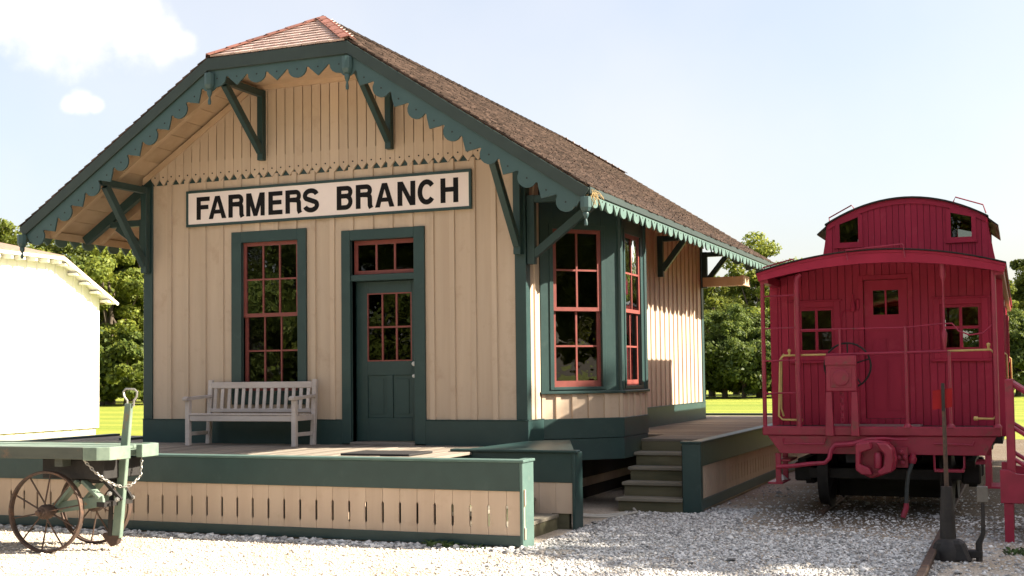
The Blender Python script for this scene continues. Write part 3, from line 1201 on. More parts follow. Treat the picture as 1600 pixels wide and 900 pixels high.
# scalloped verge and eave boards: alternating round and pointed drops
def lobes(n, pitch, depth, start_round=True):
    """lower outline from u=0 to n*pitch, v=0 at the valley line, drops below"""
    pts = []
    for i in range(n):
        c = (i + .5) * pitch
        if (i % 2 == 0) == start_round:
            rr = pitch * .44
            pts.append((c - rr, 0))
            for k in range(9):
                t = math.pi * k / 8
                pts.append((c - rr * math.cos(t), -.012 - (depth - .012) * math.sin(t)))
            pts.append((c + rr, 0))
        else:
            rr = pitch * .46
            pts += [(c - rr, 0), (c - rr * .8, -depth * .25), (c, -depth), (c + rr * .8, -depth * .25), (c + rr, 0)]
    return pts


def lobes_long(n, pitch, depth):
    """the eaves' longer teeth"""
    pts = []
    for i in range(n):
        c = (i + .5) * pitch
        rr = pitch * .43
        if i % 2 == 0:
            pts += [(c - rr, 0), (c - rr, -depth * .45)]
            for k in range(1, 8):
                t = math.pi * k / 8
                pts.append((c - rr * math.cos(t), -depth * .45 - depth * .55 * math.sin(t)))
            pts += [(c + rr, -depth * .45), (c + rr, 0)]
        else:
            pts += [(c - rr, 0), (c, -depth), (c + rr, 0)]
    return pts


def scallop(o, along, down, out, n, pitch, depth, height, th, name, start_round=True, long_=False, holes=True, mt="green_trim"):
    o, along, down, out = Vector(o), Vector(along).normalized(), Vector(down).normalized(), Vector(out).normalized()
    low = lobes_long(n, pitch, depth) if long_ else lobes(n, pitch, depth, start_round)
    pts = [(0, height)] + [(0, 0)] + low + [(n * pitch, 0), (n * pitch, height)]
    cl = []
    for p in pts:
        if not cl or (abs(p[0] - cl[-1][0]) > 1e-5 or abs(p[1] - cl[-1][1]) > 1e-5):
            cl.append(p)
    m = MB()
    m.prism([o + along * u - down * (v - height) for u, v in cl], out * th)
    b = m.build(name, mt, ROOF)
    if holes:
        m = MB()
        for i in range(n):
            c = o + along * ((i + .5) * pitch) + down * (height + depth * .12) + out * th
            m.lathe([(.011, 0), (.011, .003)], c, out, 8)
        m.build("drilled_hole", "iron_black", b)
    return b


for yy, sg in ((YR, -1), (YR2, 1)):
    OUT = Vector((0, sg, 0))
    for s in (1, -1):
        al = Vector((s * ca, 0, -SL * ca))
        dn = Vector((-s * SL * ca, 0, -ca))
        top0 = Vector((XC + s * HW, yy, ZRT - TH - .004))
        ln = (W / 2 + XE - HW) / ca
        n = 13
        pitch = ln / n
        m = MB()                                 # crown board
        q0, q1 = top0, top0 + al * (ln + .03)
        m.prism([q0 + Vector((0, 0, 0)), q1, q1 + dn * .135, q0 + Vector((0, 0, -.135 / ca))], OUT * .045)
        m.build("verge_crown", "green_crown", ROOF, bevel=.004)
        scallop(top0 + dn * .125 - OUT * .012 + al * .02, al, dn, OUT, n, (ln - .02) / n, .128, .135, .024, "scalloped_verge_board")
    m = MB()
    m.box(XC - HW - .01, XC + HW + .01, min(yy, yy + sg * .046), max(yy, yy + sg * .046), ZRT - TH - .165, ZRT - TH - .004)
    m.build("verge_crown", "green_crown", ROOF, bevel=.004)
    scallop((XC - HW - .02, yy - sg * .0135, ZRT - TH - .16), (1, 0, 0), (0, 0, -1), OUT, 7, (2 * HW + .04) / 7, .125, .10, .024, "scalloped_verge_board")
for s in (1, -1):
    xo = XC + s * (-XC + XE)
    OUT = Vector((s, 0, 0))
    zt_ = ztop(xo) - TH
    m = MB()
    m.box(min(xo, xo + s * .035), max(xo, xo + s * .035), YR - .02, YR2 + .02, zt_ - .085, zt_ - .002)
    m.build("eave_fascia", "green_crown", ROOF, bevel=.004)
    n = 41
    yl = YR2 - YR - .1
    scallop((xo - s * .006, YR + .05, zt_ - .062), (0, 1, 0), (0, 0, -1), OUT, n, yl / n, .118, .045, .022, "scalloped_eave_board", long_=True, mt="green_sunlit")


# pendants at verge corners
def pendant(x, y, ztop_, zbot):
    h = ztop_ - zbot
    m = MB()
    m.lathe([(.0, 0), (.018, .004), (.022, .03 * h / .3), (.012, .07 * h / .3), (.03, .10 * h / .3), (.036, .125 * h / .3), (.03, .14 * h / .3), (.048, .15 * h / .3)], (x, y, zbot), (0, 0, 1), 12)
    q = m.build("pendant", "green_trim", DEP, smooth=True)
    m = MB()
    m.lathe([(.045, .15 * h / .3), (.068, .19 * h / .3), (.068, h)], (x, y, zbot), (0, 0, 1), 8)
    m.build("pendant_block", "green_trim", q, bevel=.003)


for x in (XC - HW + .03, XC + HW - .0):
    pendant(x, YR - .035, 5.72, 5.31)
for x in (XC - (W / 2 + XE) + .02, XE - .02):
    pendant(x, YR - .03, 3.78, 3.45)
    pendant(x, YR2 + .03, 3.78, 3.45)


# brackets: wall post, top beam and diagonal brace
def bracket(base, out, zlo, zhi, reach, w=.085, mt="green_paint", curved=False):
    base, out = Vector(base), Vector(out).normalized()
    upz = Vector((0, 0, 1))
    side = out.cross(upz)
    m = MB()
    c = base + out * (w * .55)
    m.beam(c + upz * zlo, c + upz * zhi, w, w * 1.1, out)
    b = m.build("bracket", mt, DEP, bevel=.004)
    m = MB()
    z = zhi - .05
    m.beam(base + upz * z + out * (w * 1.1), base + upz * z + out * reach, w * .96, .09)
    m.build("top_beam", mt, b, bevel=.004)
    m = MB()
    a0, a1 = base + out * (w * .9) + upz * (zlo + .12), base + out * (reach - .12) + upz * (z - .045)
    if curved:
        pts = []
        for k in range(9):
            t = k / 8
            mid = a0.lerp(a1, t) + (upz * .10 - out * .06) * math.sin(math.pi * t)
            pts.append(mid)
        for k in range(8):
            m.beam(pts[k] - (pts[k + 1] - pts[k]) * .05, pts[k + 1] + (pts[k + 1] - pts[k]) * .05, w * .86 - k * .0004, .10, side)
    else:
        m.beam(a0, a1, w * .88, .10, side.cross(a1 - a0))
    m.build("brace", mt, b, bevel=.004 if not curved else 0)


for x in (-3.83, -1.86):
    bracket((x, -.034, 0), (0, -1, 0), 4.74, 5.71, 1.02)
bracket((-W + .055, -.03, 0), (0, -1, 0), 3.27, 4.50, 1.02, w=.095)
bracket((-.055, -.03, 0), (0, -1, 0), 3.27, 4.50, 1.02, w=.095)
bracket((.03, .045, 0), (1, 0, 0), 3.15, 4.02, 1.08, w=.09)
bracket((-W - .03, .045, 0), (-1, 0, 0), 3.55, 4.06, .62, w=.09)
for s_, xw_ in ((1, .02), (-1, -W - .02)):
    xo_ = xw_ + s_ * 1.10
    m = MB()
    m.beam((xw_, .045, ztop(xw_) - .215), (xo_, .045, ztop(xo_) - .215), .085, .13)
    m.build("slope_beam", "green_paint", DEP, bevel=.004)
bracket((.03, 6.12, 0), (1, 0, 0), 3.40, 4.10, .58, w=.09)
bracket((.03, L - .06, 0), (1, 0, 0), 3.40, 4.10, .60, w=.09)
for y in (3.2, 6.2, L - .06):
    bracket((-W - .03, y, 0), (-1, 0, 0), 3.40, 4.10, .58, w=.09)
m = MB()
m.box(.05, .88, L - .14, L - .02, 3.42, 3.60)
m.box(.84, .89, L - .36, L + .25, 3.415, 3.605)
m.build("outrigger_board", "soffit_paint", DEP, bevel=.004)

# ------------------------------------------------------------------ station sign
SIGN = thing("station_sign", "long white sign board lettered FARMERS BRANCH in black above depot window and door", "sign", (XC, -.03, 3.89))
F = Fr((0, -.024, 0), (1, 0, 0), (0, -1, 0))
m = MB()
F.box(m, -5.06, -.735, 3.925, 4.365, .0, .030)
m.build("panel", "sign_white", SIGN)
m = MB()
F.box(m, -5.095, -.70, 3.89, 3.925, 0, .042)
F.box(m, -5.095, -.70, 4.365, 4.40, 0, .042)
F.box(m, -5.095, -5.06, 3.9251, 4.3649, 0, .041)
F.box(m, -.735, -.70, 3.9251, 4.3649, 0, .041)
m.build("frame", "green_paint", SIGN, bevel=.004)


def ribbon(path, t):
    """2-D stroke outline as a list of quads"""
    L_, R_ = [], []
    n = len(path)
    for i in range(n):
        d = Vector((path[min(i + 1, n - 1)][0] - path[max(i - 1, 0)][0], path[min(i + 1, n - 1)][1] - path[max(i - 1, 0)][1]))
        d.normalize()
        nx, ny = -d.y * t / 2, d.x * t / 2
        L_.append((path[i][0] + nx, path[i][1] + ny))
        R_.append((path[i][0] - nx, path[i][1] - ny))
    return L_ + R_[::-1]


def arc(cx, cy, rx, ry, a0, a1, n=12):
    return [(cx + rx * math.cos(R(a0 + (a1 - a0) * i / n)), cy + ry * math.sin(R(a0 + (a1 - a0) * i / n))) for i in range(n + 1)]


def glyph(ch, w, t, h):
    """strokes of a bold grotesque capital, cap height h, width w, stem t"""
    b = t * .88
    rect = lambda x0, x1, y0, y1: [(x0, y0), (x1, y0), (x1, y1), (x0, y1)]
    if ch == 'F':
        return [rect(0, t, 0, h), rect(t, w, h - b, h), rect(t, w * .9, h * .45, h * .45 + b)]
    if ch == 'E':
        return [rect(0, t, 0, h), rect(t, w, h - b, h), rect(t, w * .93, h * .43, h * .43 + b), rect(t, w, 0, b)]
    if ch == 'H':
        return [rect(0, t, 0, h), rect(w - t, w, 0, h), rect(t, w - t, h * .44, h * .44 + b)]
    if ch == 'N':
        return [rect(0, t, 0, h), rect(w - t, w, 0, h), [(t * .1, h), (t * 1.1, h), (w - t * .1, 0), (w - t * 1.1, 0)]]
    if ch == 'M':
        c = w / 2
        return [rect(0, t * .95, 0, h), rect(w - t * .95, w, 0, h), [(t * .1, h), (t * 1.15, h), (c + t * .42, 0), (c - t * .42, 0)], [(w - t * .1, h), (w - t * 1.15, h), (c - t * .42, 0), (c + t * .42, 0)]]
    if ch == 'A':
        c = w / 2
        return [[(0, 0), (t * 1.02, 0), (c + t * .32, h), (c - t * .55, h)], [(w, 0), (w - t * 1.02, 0), (c - t * .32, h), (c + t * .55, h)], rect(w * .2, w * .8, h * .22, h * .22 + b * .9)]
    if ch in 'RB':
        r = (h * .52) / 2 - b / 2 + 0
        cy = h - b / 2 - r
        sx = w - t / 2 - r * .95
        out = [rect(0, t, 0, h), ribbon([(t * .5, h - b / 2), (sx, h - b / 2)] + arc(sx, cy, r * .95, r, 88, -88) + [(sx, cy - r), (t * .5, cy - r)], t * .9)]
        if ch == 'R':
            out.append(ribbon([(w * .45, cy - r), (w * .66, cy - r - .01 * h)] + arc(w * .66, cy - r - h * .14, w * .19, h * .125, 85, 0, 6) + [(w * .86, h * .12), (w * .93, 0)], t * .95))
        else:
            lo = cy - r
            r2_ = lo / 2 - b / 4
            cy2 = b / 2 + r2_
            sx2 = w - t / 2 - r2_ * .95 + .0
            out.append(ribbon([(t * .5, lo), (sx2, lo)] + arc(sx2, cy2, r2_ * .95, r2_, 88, -88) + [(sx2, b / 2), (t * .5, b / 2)], t * .9))
        return out
    if ch == 'C':
        return [ribbon(arc(w * .5, h / 2, w * .5 - t * .45, h / 2 - b * .45, 38, 322, 28), t * .95)]
    if ch == 'S':
        rx = w * .5 - t * .47
        ry = h * .25 - b * .22
        up = arc(w * .5, h * .75 - b * .24, rx, ry, 15, 215, 16)
        dn = arc(w * .5, h * .25 + b * .24, rx, ry, 35, -165, 16)
        return [ribbon(up + dn, t * .95)]
    return []


LET = [('F', -4.918, -4.700), ('A', -4.715, -4.425), ('R', -4.387, -4.140), ('M', -4.096, -3.798), ('E', -3.737, -3.514), ('R', -3.465, -3.218), ('S', -3.191, -2.941),
       ('B', -2.667, -2.425), ('R', -2.377, -2.132), ('A', -2.09, -1.806), ('N', -1.757, -1.499), ('C', -1.463, -1.205), ('H', -1.135, -.885)]
for ch, a, b in LET:
    m = MB()
    for i, st in enumerate(glyph(ch, b - a, .069, .318)):
        F.poly(m, [(a + x, 3.986 + y) for x, y in st], .0305, .0345 + i * .0004)
    m.build("letter", "sign_black", SIGN)

# ------------------------------------------------------------------ front platform
PLAT = thing("front_platform", "long low wooden platform in front of depot with slotted tan skirt", "platform", (-3.2, -1.3, 0))
YP, XP = -2.69, 1.015
XLEFT = -7.7
XST = -.34                                 # head of the steps at its right end
pl = MB()
pl.box(-.0655, .0655, YP + .02, -.004, -.034, 0)
plm = pl.mesh("deck_plank", "deck_wood", bevel=.004)
x = XLEFT + .07
while x < XST:
    inst("deck_plank", plm, PLAT, (x, 0, P - .014 + random.uniform(-.003, .002)))
    x += .14
ps = MB()
ps.box(-.067, .067, -.98, -.004, -.034, 0)
psm = ps.mesh("deck_plank", "deck_wood", bevel=.004)
while x < -.02:
    inst("deck_plank", psm, PLAT, (x, 0, P - .014 + random.uniform(-.003, .002)))
    x += .14
pl = MB()                                  # planks left of the building, behind its corner line
pl.box(-.067, .067, .002, 1.6, -.034, 0)
plm2 = pl.mesh("deck_plank", "deck_wood", bevel=.004)
x = XLEFT + .07
while x < -W - .1:
    inst("deck_plank", plm2, PLAT, (x, 0, P - .014))
    x += .14
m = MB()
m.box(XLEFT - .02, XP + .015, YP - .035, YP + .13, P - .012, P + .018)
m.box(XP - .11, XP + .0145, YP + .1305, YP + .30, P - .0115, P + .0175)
m.build("cap_board", "green_sunlit", PLAT, bevel=.006)
m = MB()
m.box(XLEFT, XP - .036, YP - .022, YP + .002, .583, P - .013)
m.build("band_board", "green_paint", PLAT, bevel=.003)
m = MB()
m.box(XLEFT, XP - .036, YP - .02, YP + .003, .025, .132)
m.build("foot_board", "green_paint", PLAT, bevel=.003)
m = MB()
m.box(XLEFT, XP - .05, YP + .03, YP + .12, -.02, .05)
m.build("foot_sill", "raw_wood", PLAT)
sb = slot_board(.1, .60, .205, .445).mesh("skirt_board", "tan_paint")
k = 0
m = MB()
m.box(.934, XP - .037, YP - .004, YP + .018, .1, .6)
m.build("skirt_board", "tan_paint", PLAT)
x = .83
x = .83 + SLOTP / 2
while x > XLEFT:
    inst("skirt_board", sb, PLAT, (x, YP - .004 + random.uniform(-.001, .001), random.uniform(-.003, .003)))
    x -= SLOTP
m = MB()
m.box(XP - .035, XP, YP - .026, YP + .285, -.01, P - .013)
m.build("end_post", "green_sunlit", PLAT, bevel=.005)
# dark closed joist line behind the slots, and left end
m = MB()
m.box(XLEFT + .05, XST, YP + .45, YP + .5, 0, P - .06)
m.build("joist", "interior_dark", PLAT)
for jx in (-6.5, -5.2, -3.9, -2.6, -1.3):
    m = MB()
    m.box(jx, jx + .09, YP + .06, -.1, P - .25, P - .055)
    m.build("joist", "raw_wood", PLAT)
m = MB()
m.box(XLEFT - .03, XLEFT + .1, YP + .14, 1.6, P - .012, P + .017)
m.build("cap_board", "green_trim", PLAT, bevel=.006)
m = MB()
m.box(-6.60, -6.46, .35, 1.62, P - .013, P + .02)
m.build("cap_board", "green_paint", PLAT, bevel=.006)
# wall beside the steps
m = MB()
m.box(-.55, 1.03, -1.10, -.96, P - .012, P + .016)
m.build("cap_board", "green_paint", PLAT, bevel=.006)
m = MB()
m.box(-.50, .964, -1.062, -1.04, .53, P - .013)
m.build("band_board", "green_paint", PLAT, bevel=.003)
sw = MB()
sw.box(-.100, .100, -1.052, -1.03, .18, .54)
swm = sw.mesh("skirt_board", "tan_paint")
for i in range(6):
    inst("skirt_board", swm, PLAT, (.86 - i * .203, 0, 0))
m = MB()
m.box(.965, 1.0, -1.075, -.80, -.01, P - .013)
m.build("end_post", "green_paint", PLAT, bevel=.005)
m = MB()
m.box(.70, .91, -1.03, -.95, 0, .19)
m.build("foot_sill", "step_wood", PLAT)
# green sloping cover between the step wall and the bay
m = MB()
m.prism([(-.36, -.955, P + .001), (.90, -.955, P + .001), (.90, -.955, P + .012), (-.36, -.955, P + .012)], (0, .001, 0))
m = MB()
zz = P + .004
m.hexa([(-.36, -.955, zz - .01), (.95, -.955, zz - .01), (.035, -.034, zz), (.46, .30, zz), (-.36, -.955, zz + .012), (.95, -.955, zz + .012), (.035, -.034, zz + .055), (.46, .30, zz + .055)])
m.build("sloping_cover", "green_paint", PLAT, bevel=.003)
for k in range(4):
    x0 = XST + k * .28
    zt_ = P - .177 * (k + 1)
    m = MB()
    m.box(x0 - .02, x0 + .30, YP + .005, -1.066, zt_ - .04, zt_)
    st = m.build("step_tread", "tread_wood", PLAT, bevel=.005)
    m = MB()
    m.box(x0 + .262, x0 + .284, YP + .006, -1.067, max(0, zt_ - .177), zt_ - .041)
    m.build("step_riser", "step_wood", PLAT)

MATO = MB()
MATO.prism([(-1.50, -2.02, P - .011), (-.62, -2.02, P - .011), (-.62, -1.42, P - .011), (-1.50, -1.42, P - .011)], (0, 0, .022))
dm = MATO.build("door_mat", "mat_rubber", bevel=.004)
tag(dm, "black rubber door mat lying on the sunlit platform planks", "door mat")

# ------------------------------------------------------------------ side platform and its steps
SPL = thing("side_platform", "weathered wooden side platform with green edge beside the red caboose", "platform", (1.0, 6, 0))
XS2 = 1.95
sp = MB()
sp.box(.035, XS2 - .01, -.0655, .0655, -.034, 0)
spm = sp.mesh("deck_plank", "deck_wood_x", bevel=.004)
sp2 = MB()
sp2.box(BX + .05, XS2 - .01, -.0655, .0655, -.034, 0)
spm2 = sp2.mesh("deck_plank", "deck_wood_x", bevel=.004)
y = 2.10
while y < 11.0:
    inst("deck_plank", spm2 if y < BY3 + .05 else spm, SPL, (0, y, P - .014 + random.uniform(-.003, .002)))
    y += .14
pe = MB()
pe.box(-W, -.0, -.067, .067, -.034, 0)
pem = pe.mesh("deck_plank", "deck_wood_x", bevel=.004)
y = L + .12
while y < 11.0:
    inst("deck_plank", pem, SPL, (0, y, P - .014))
    y += .14
m = MB()
m.box(XS2 - .12, XS2 + .035, .905, 11.1, P - .012, P + .018)
m.box(1.715, XS2 - .1205, .905, 1.06, P - .0115, P + .0175)
m.build("cap_board", "green_paint", SPL, bevel=.006)
m = MB()
m.box(XS2 - .002, XS2 + .022, 1.03, 11.08, .586, P - .013)
m.build("band_board", "green_paint", SPL, bevel=.003)
m = MB()
m.box(XS2 - .002, XS2 + .02, 1.03, 11.08, .04, .17)
m.build("foot_board", "green_paint", SPL, bevel=.003)
sbs = slot_board(.14, .60, .235, .47).mesh("skirt_board", "tan_paint")
y = 1.03 + SLOTP / 2
while y < 11.0:
    inst("skirt_board", sbs, SPL, (XS2 + .004, y, 0), Matrix.Rotation(R(90), 4, 'Z'))
    y += SLOTP
m = MB()
m.box(1.735, XS2 + .024, .92, 1.028, -.02, P - .013)
m.build("end_post", "green_paint", SPL, bevel=.006)
m = MB()
m.box(XS2 - .14, XS2 - .02, 1.1, 10.9, -.02, .06)
m.build("foot_sill", "raw_wood", SPL)
m = MB()
m.box(1.70, 1.735, 1.03, 2.0, .0, P - .05)
m.build("step_side", "interior_dark", SPL)
m = MB()
m.box(-W, XS2 + .03, 10.98, 11.12, P - .011, P + .03)
m.build("end_cap", "green_paint", SPL, bevel=.005)
for k in range(4):
    zt_ = .177 * (k + 1)
    y0 = .90 + .28 * k
    xl_ = .86
    m = MB()
    m.box(xl_, 1.733, y0 - .02, y0 + .29, zt_ - .042, zt_)
    m.build("step_tread", "tread_wood", SPL, bevel=.006)
    m = MB()
    m.box(xl_ + .03, 1.732, y0 + .012, y0 + .035, zt_ - .178 if k else -.02, zt_ - .043)
    m.build("step_riser", "step_wood", SPL)
m = MB()
m.box(BX + .055, 1.732, 2.03, 2.055, .70, P - .05)
m.build("step_riser", "step_wood", SPL)

# ------------------------------------------------------------------ bench
BEN = thing("bench", "weathered grey slatted wooden bench with arms under the depot window", "bench", (-3.85, -.4, P))
bx0, bx1, byf, byb = -4.665, -2.945, -.66, -.16
zd = P - .014


def bpart(name, *b, bevel=.006):
    mm = MB()
    mm.box(*b)
    return mm.build(name, "teak", BEN, bevel=bevel)


for xx in (bx0, bx1 - .065):
    bpart("leg", xx, xx + .065, byf, byf + .065, zd, zd + .60)
    m = MB()
    m.hexa([(xx, byb - .05, zd), (xx + .065, byb - .05, zd), (xx, byb + .015, zd), (xx + .065, byb + .015, zd),
            (xx, byb + .02, zd + .87), (xx + .065, byb + .02, zd + .87), (xx, byb + .075, zd + .87), (xx + .065, byb + .075, zd + .87)])
    m.build("back_leg", "teak", BEN, bevel=.006)
    m = MB()
    ax = [(byf - .05, .60), (byf - .055, .635), (byf - .02, .655), (byf + .1, .648), (byf + .28, .66), (byb + .01, .668), (byb + .0, .63), (byf + .28, .62), (byf + .1, .605), (byf + .02, .60)]
    m.prism([(xx - .008, yy, zd + z_) for yy, z_ in ax], (.08, 0, 0))
    m.build("arm", "teak", BEN, bevel=.005)
    bpart("side_rail", xx + .015, xx + .05, byf + .066, byb - .052, zd + .33, zd + .40, bevel=.004)
    bpart("stretcher", xx + .015, xx + .05, byf + .066, byb - .052, zd + .13, zd + .18, bevel=.004)
bpart("front_rail", bx0 + .066, bx1 - .066, byf + .01, byf + .045, zd + .325, zd + .405)
for i in range(5):
    y0 = byf + .0 + i * .094
    bpart("seat_slat", bx0 + (.066 if i == 0 else .012), bx1 - (.066 if i == 0 else .012), y0, y0 + .08, zd + .407 - i * .004, zd + .429 - i * .004, bevel=.004)
bpart("back_rail", bx0 + .066, bx1 - .066, byb + .012, byb + .05, zd + .755, zd + .84)
bpart("back_rail", bx0 + .066, bx1 - .066, byb - .02, byb + .015, zd + .43, zd + .48, bevel=.004)
for i in range(14):
    xx = bx0 + .066 + (bx1 - bx0 - .132) * (i + .5) / 14
    m = MB()
    m.beam((xx, byb - .003, zd + .47), (xx, byb + .03, zd + .76), .05, .016, (0, 1, 0))
    m.build("back_slat", "teak", BEN, bevel=.003)

# ------------------------------------------------------------------ baggage cart
CART = thing("baggage_cart", "old pale green flat baggage cart on spoked iron wheels", "cart", (-4.4, -4.0, 0))
cy0, cy1 = -4.47, -3.50
ZBED = 1.09
for i in range(6):
    ya, yb = cy0 + .045 + (cy1 - cy0 - .09) * i / 6, cy0 + .045 + (cy1 - cy0 - .09) * (i + 1) / 6
    m = MB()
    m.box(-6.4, -2.94, ya + .003, yb - .003, ZBED - .045, ZBED - .012 + random.uniform(-.003, .003))
    m.build("bed_plank", "cart_green", CART, bevel=.004)
for yy in (cy0, cy1 - .045):
    m = MB()
    m.box(-6.4, -3.06, yy, yy + .045, ZBED - .125, ZBED - .002)
    m.build("side_beam", "cart_side", CART, bevel=.006)


def endplate(pts, z0, z1):
    m = MB()
    m.prism([(x_, y_, z0) for x_, y_ in pts], (0, 0, z1 - z0))
    return m


yc = (cy0 + cy1) / 2
near = [(a_ - .20, b_) for a_, b_ in ((-2.86, cy0), (-2.70, cy0 + .02), (-2.60, cy0 + .10), (-2.58, cy0 + .30), (-2.58, yc - .09), (-2.66, yc - .09), (-2.66, cy0 + .30), (-2.70, cy0 + .12), (-2.76, cy0 + .05), (-2.86, cy0 + .045))]
endplate(near, ZBED - .135, ZBED - .0015).build("end_beam", "cart_green", CART, bevel=.005)
far = [(x_, 2 * yc - y_) for x_, y_ in near][::-1]
endplate(far, ZBED - .135, ZBED - .0015).build("end_beam", "cart_green", CART, bevel=.005)
m = MB()
m.box(-3.06, -2.935, cy0 + .12, cy1 - .12, ZBED - .12, ZBED - .05)
m.build("end_beam", "cart_green", CART, bevel=.004)
m = MB()
m.box(-3.75, -2.95, yc - .30, yc + .30, ZBED - .34, ZBED - .137)
m.build("bolster", "iron_black", CART, bevel=.01)
m = MB()
m.beam((-3.42, cy0 + .06, ZBED - .16), (-3.42, cy1 - .06, ZBED - .16), .10, .09)
m.build("cross_beam", "cart_side", CART)
WX, WR = -3.585, .42
AXZ = WR
m = MB()
m.lathe([(.028, 0), (.028, .92)], (WX, -4.50, AXZ), (0, 1, 0), 10)
m.build("axle", "iron_dark", CART, smooth=True)
for yy in (-4.40, -3.66):
    ANG = R(9)
    rimp = [(WR - .022, -.033), (WR - .004, -.036), (WR, -.028), (WR, .028), (WR - .004, .036), (WR - .022, .033), (WR - .03, 0)]
    m = MB()
    n = 48
    vs_, fs_ = [], []
    for k in range(n):
        t = 2 * math.pi * k / n
        for r_, y_ in rimp:
            vs_.append((WX + r_ * math.cos(t) * math.cos(ANG) - y_ * math.sin(ANG), yy + y_ * math.cos(ANG) + r_ * math.cos(t) * math.sin(ANG), AXZ + r_ * math.sin(t)))
    q = len(rimp)
    for k in range(n):
        for j in range(q):
            fs_.append((k * q + j, k * q + (j + 1) % q, ((k + 1) % n) * q + (j + 1) % q, ((k + 1) % n) * q + j))
    m.add(vs_, fs_)
    wh = m.build("wheel", "iron_rust", CART, smooth=True)
    m = MB()
    m.lathe([(.03, -.10), (.042, -.095), (.042, -.075), (.062, -.07), (.075, -.04), (.075, .04), (.06, .08), (.045, .085)], (WX, yy, AXZ), (0, 1, 0), 16)
    m.build("hub", "iron_rust", wh, smooth=True)
    m = MB()
    m.lathe([(.022, -.135), (.03, -.13), (.03, -.10)], (WX, yy, AXZ), (0, 1, 0), 6)
    m.build("axle_nut", "iron_rust", wh)
    for k in range(10):
        t = 2 * math.pi * (k + .3) / 10
        off = .035 if k % 2 else -.035
        m = MB()
        m.tube([(WX + .06 * math.cos(t), yy + off, AXZ + .06 * math.sin(t)), (WX + (WR - .018) * math.cos(t) * math.cos(ANG), yy + (WR - .018) * math.cos(t) * math.sin(ANG), AXZ + (WR - .018) * math.sin(t))], .0085, 6)
        m.build("spoke", "iron_rust", wh, smooth=True)
for yy in (-4.24, -3.84):                    # steering truck frame: green angled plates with iron straps
    m = MB()
    m.beam((WX - .05, yy, AXZ + .02), (-2.98, yy, AXZ + .11), .035, .11)
    m.beam((WX + .02, yy, AXZ + .06), (-3.30, yy, .73), .035, .10, (0, 1, 0))
    m.beam((-3.02, yy, AXZ + .14), (-3.24, yy, .73), .035, .09, (0, 1, 0))
    m.build("truck_frame", "cart_green", CART, bevel=.004)
m = MB()
m.lathe([(.26, .70), (.26, .74)], (-3.33, yc, 0), (0, 0, 1), 24)
m.build("turning_ring", "iron_dark", CART)
m = MB()
m.box(-3.06, -2.96, -4.26, -3.82, AXZ + .05, AXZ + .10)
m.beam((-3.06, -4.16, .74), (-2.86, -4.12, .53), .035, .03, (0, 1, 0))
m.beam((-3.06, -3.92, .74), (-2.86, -3.96, .53), .035, .03, (0, 1, 0))
m.build("iron_straps", "iron_dark", CART)
for px_, pz_, yy in ((-3.05, .75, -4.19), (-2.88, .54, -4.16), (-3.05, .75, -3.89), (-2.88, .54, -3.92), (-2.95, .60, -4.19)):
    m = MB()
    m.lathe([(.026, 0), (.026, .012), (.014, .014), (.014, .035)], (px_, yy, pz_), (.3, -1, .2), 6)
    m.build("bolt", "galvanised", CART)
# raised drawbar with loop handle
D0, D1 = Vector((-2.99, -4.03, .13)), Vector((-2.84, -4.03, 1.52))
m = MB()
for yy, th in ((-4.065, .02), (-3.985, .02)):
    pass
m.hexa([D0 + Vector((-.055, -.028, 0)), D0 + Vector((.055, -.028, 0)), D0 + Vector((-.055, .028, 0)), D0 + Vector((.055, .028, 0)),
        D1 + Vector((-.042, -.022, 0)), D1 + Vector((.042, -.022, 0)), D1 + Vector((-.042, .022, 0)), D1 + Vector((.042, .022, 0))])
m.build("drawbar", "cart_green", CART, bevel=.006)
m = MB()
m.beam(D0 + Vector((-.07, -.03, .02)), D0 + Vector((-.03, -.03, .78)), .012, .05, (1, 0, 0))
m.build("drawbar_strap", "iron_dark", CART)
m = MB()
m.prism([D0 + Vector((-.06, -.03, .03)), D0 + Vector((.05, -.03, .03)), D0 + Vector((.02, -.03, -.06)), D0 + Vector((-.06, -.03, -.09)), D0 + Vector((-.17, -.03, .02)), D0 + Vector((-.15, -.03, .05))], (0, .06, 0))
m.build("drawbar_foot", "iron_rust", CART, bevel=.004)
hp = []
c = D1 + Vector((.012, 0, .06))
for (dx, dz) in ((-.035, -.09), (-.035, -.03), (-.075, .01), (-.085, .06), (-.055, .09), (.055, .085), (.09, .06), (.085, .01), (.05, -.03), (.045, -.09)):
    hp.append(c + Vector((dx, 0, dz)))
m = MB()
m.tube(hp, .011, 8)
m.build("handle", "galvanised", CART, smooth=True)


def chain(pts, parent, r=.0055, ll=.045, mt="galvanised"):
    pts = [Vector(p) for p in pts]
    m = MB()
    out = []
    for a, b in zip(pts, pts[1:]):
        n = max(1, int((b - a).length / (ll * .72)))
        for i in range(n):
            out.append((a.lerp(b, i / n), a.lerp(b, (i + 1) / n)))
    for i, (a, b) in enumerate(out):
        d = (b - a).normalized()
        sd = d.cross(Vector((0, 1, 0)) if i % 2 else Vector((.7, .7, 0))).normalized()
        c_ = (a + b) / 2
        pp = []
        for k in range(10):
            t = 2 * math.pi * k / 10
            pp.append(c_ + d * (math.cos(t) * ll * .55) + sd * (math.sin(t) * ll * .30))
        m.tube(pp, r, 5, closed=True)
    return m.build("chain", mt, parent, smooth=True)


chain([(-3.10, cy0 + .06, ZBED - .13), (-2.99, -4.36, .83), (-2.95, -4.26, .75), (-2.92, -4.13, .68), (-2.91, -4.065, .665)], CART)
chain([(-2.91, -4.065, .665), (-2.84, -4.0, .67), (-2.83, -3.86, .76), (-2.86, -3.80, ZBED - .13)], CART)

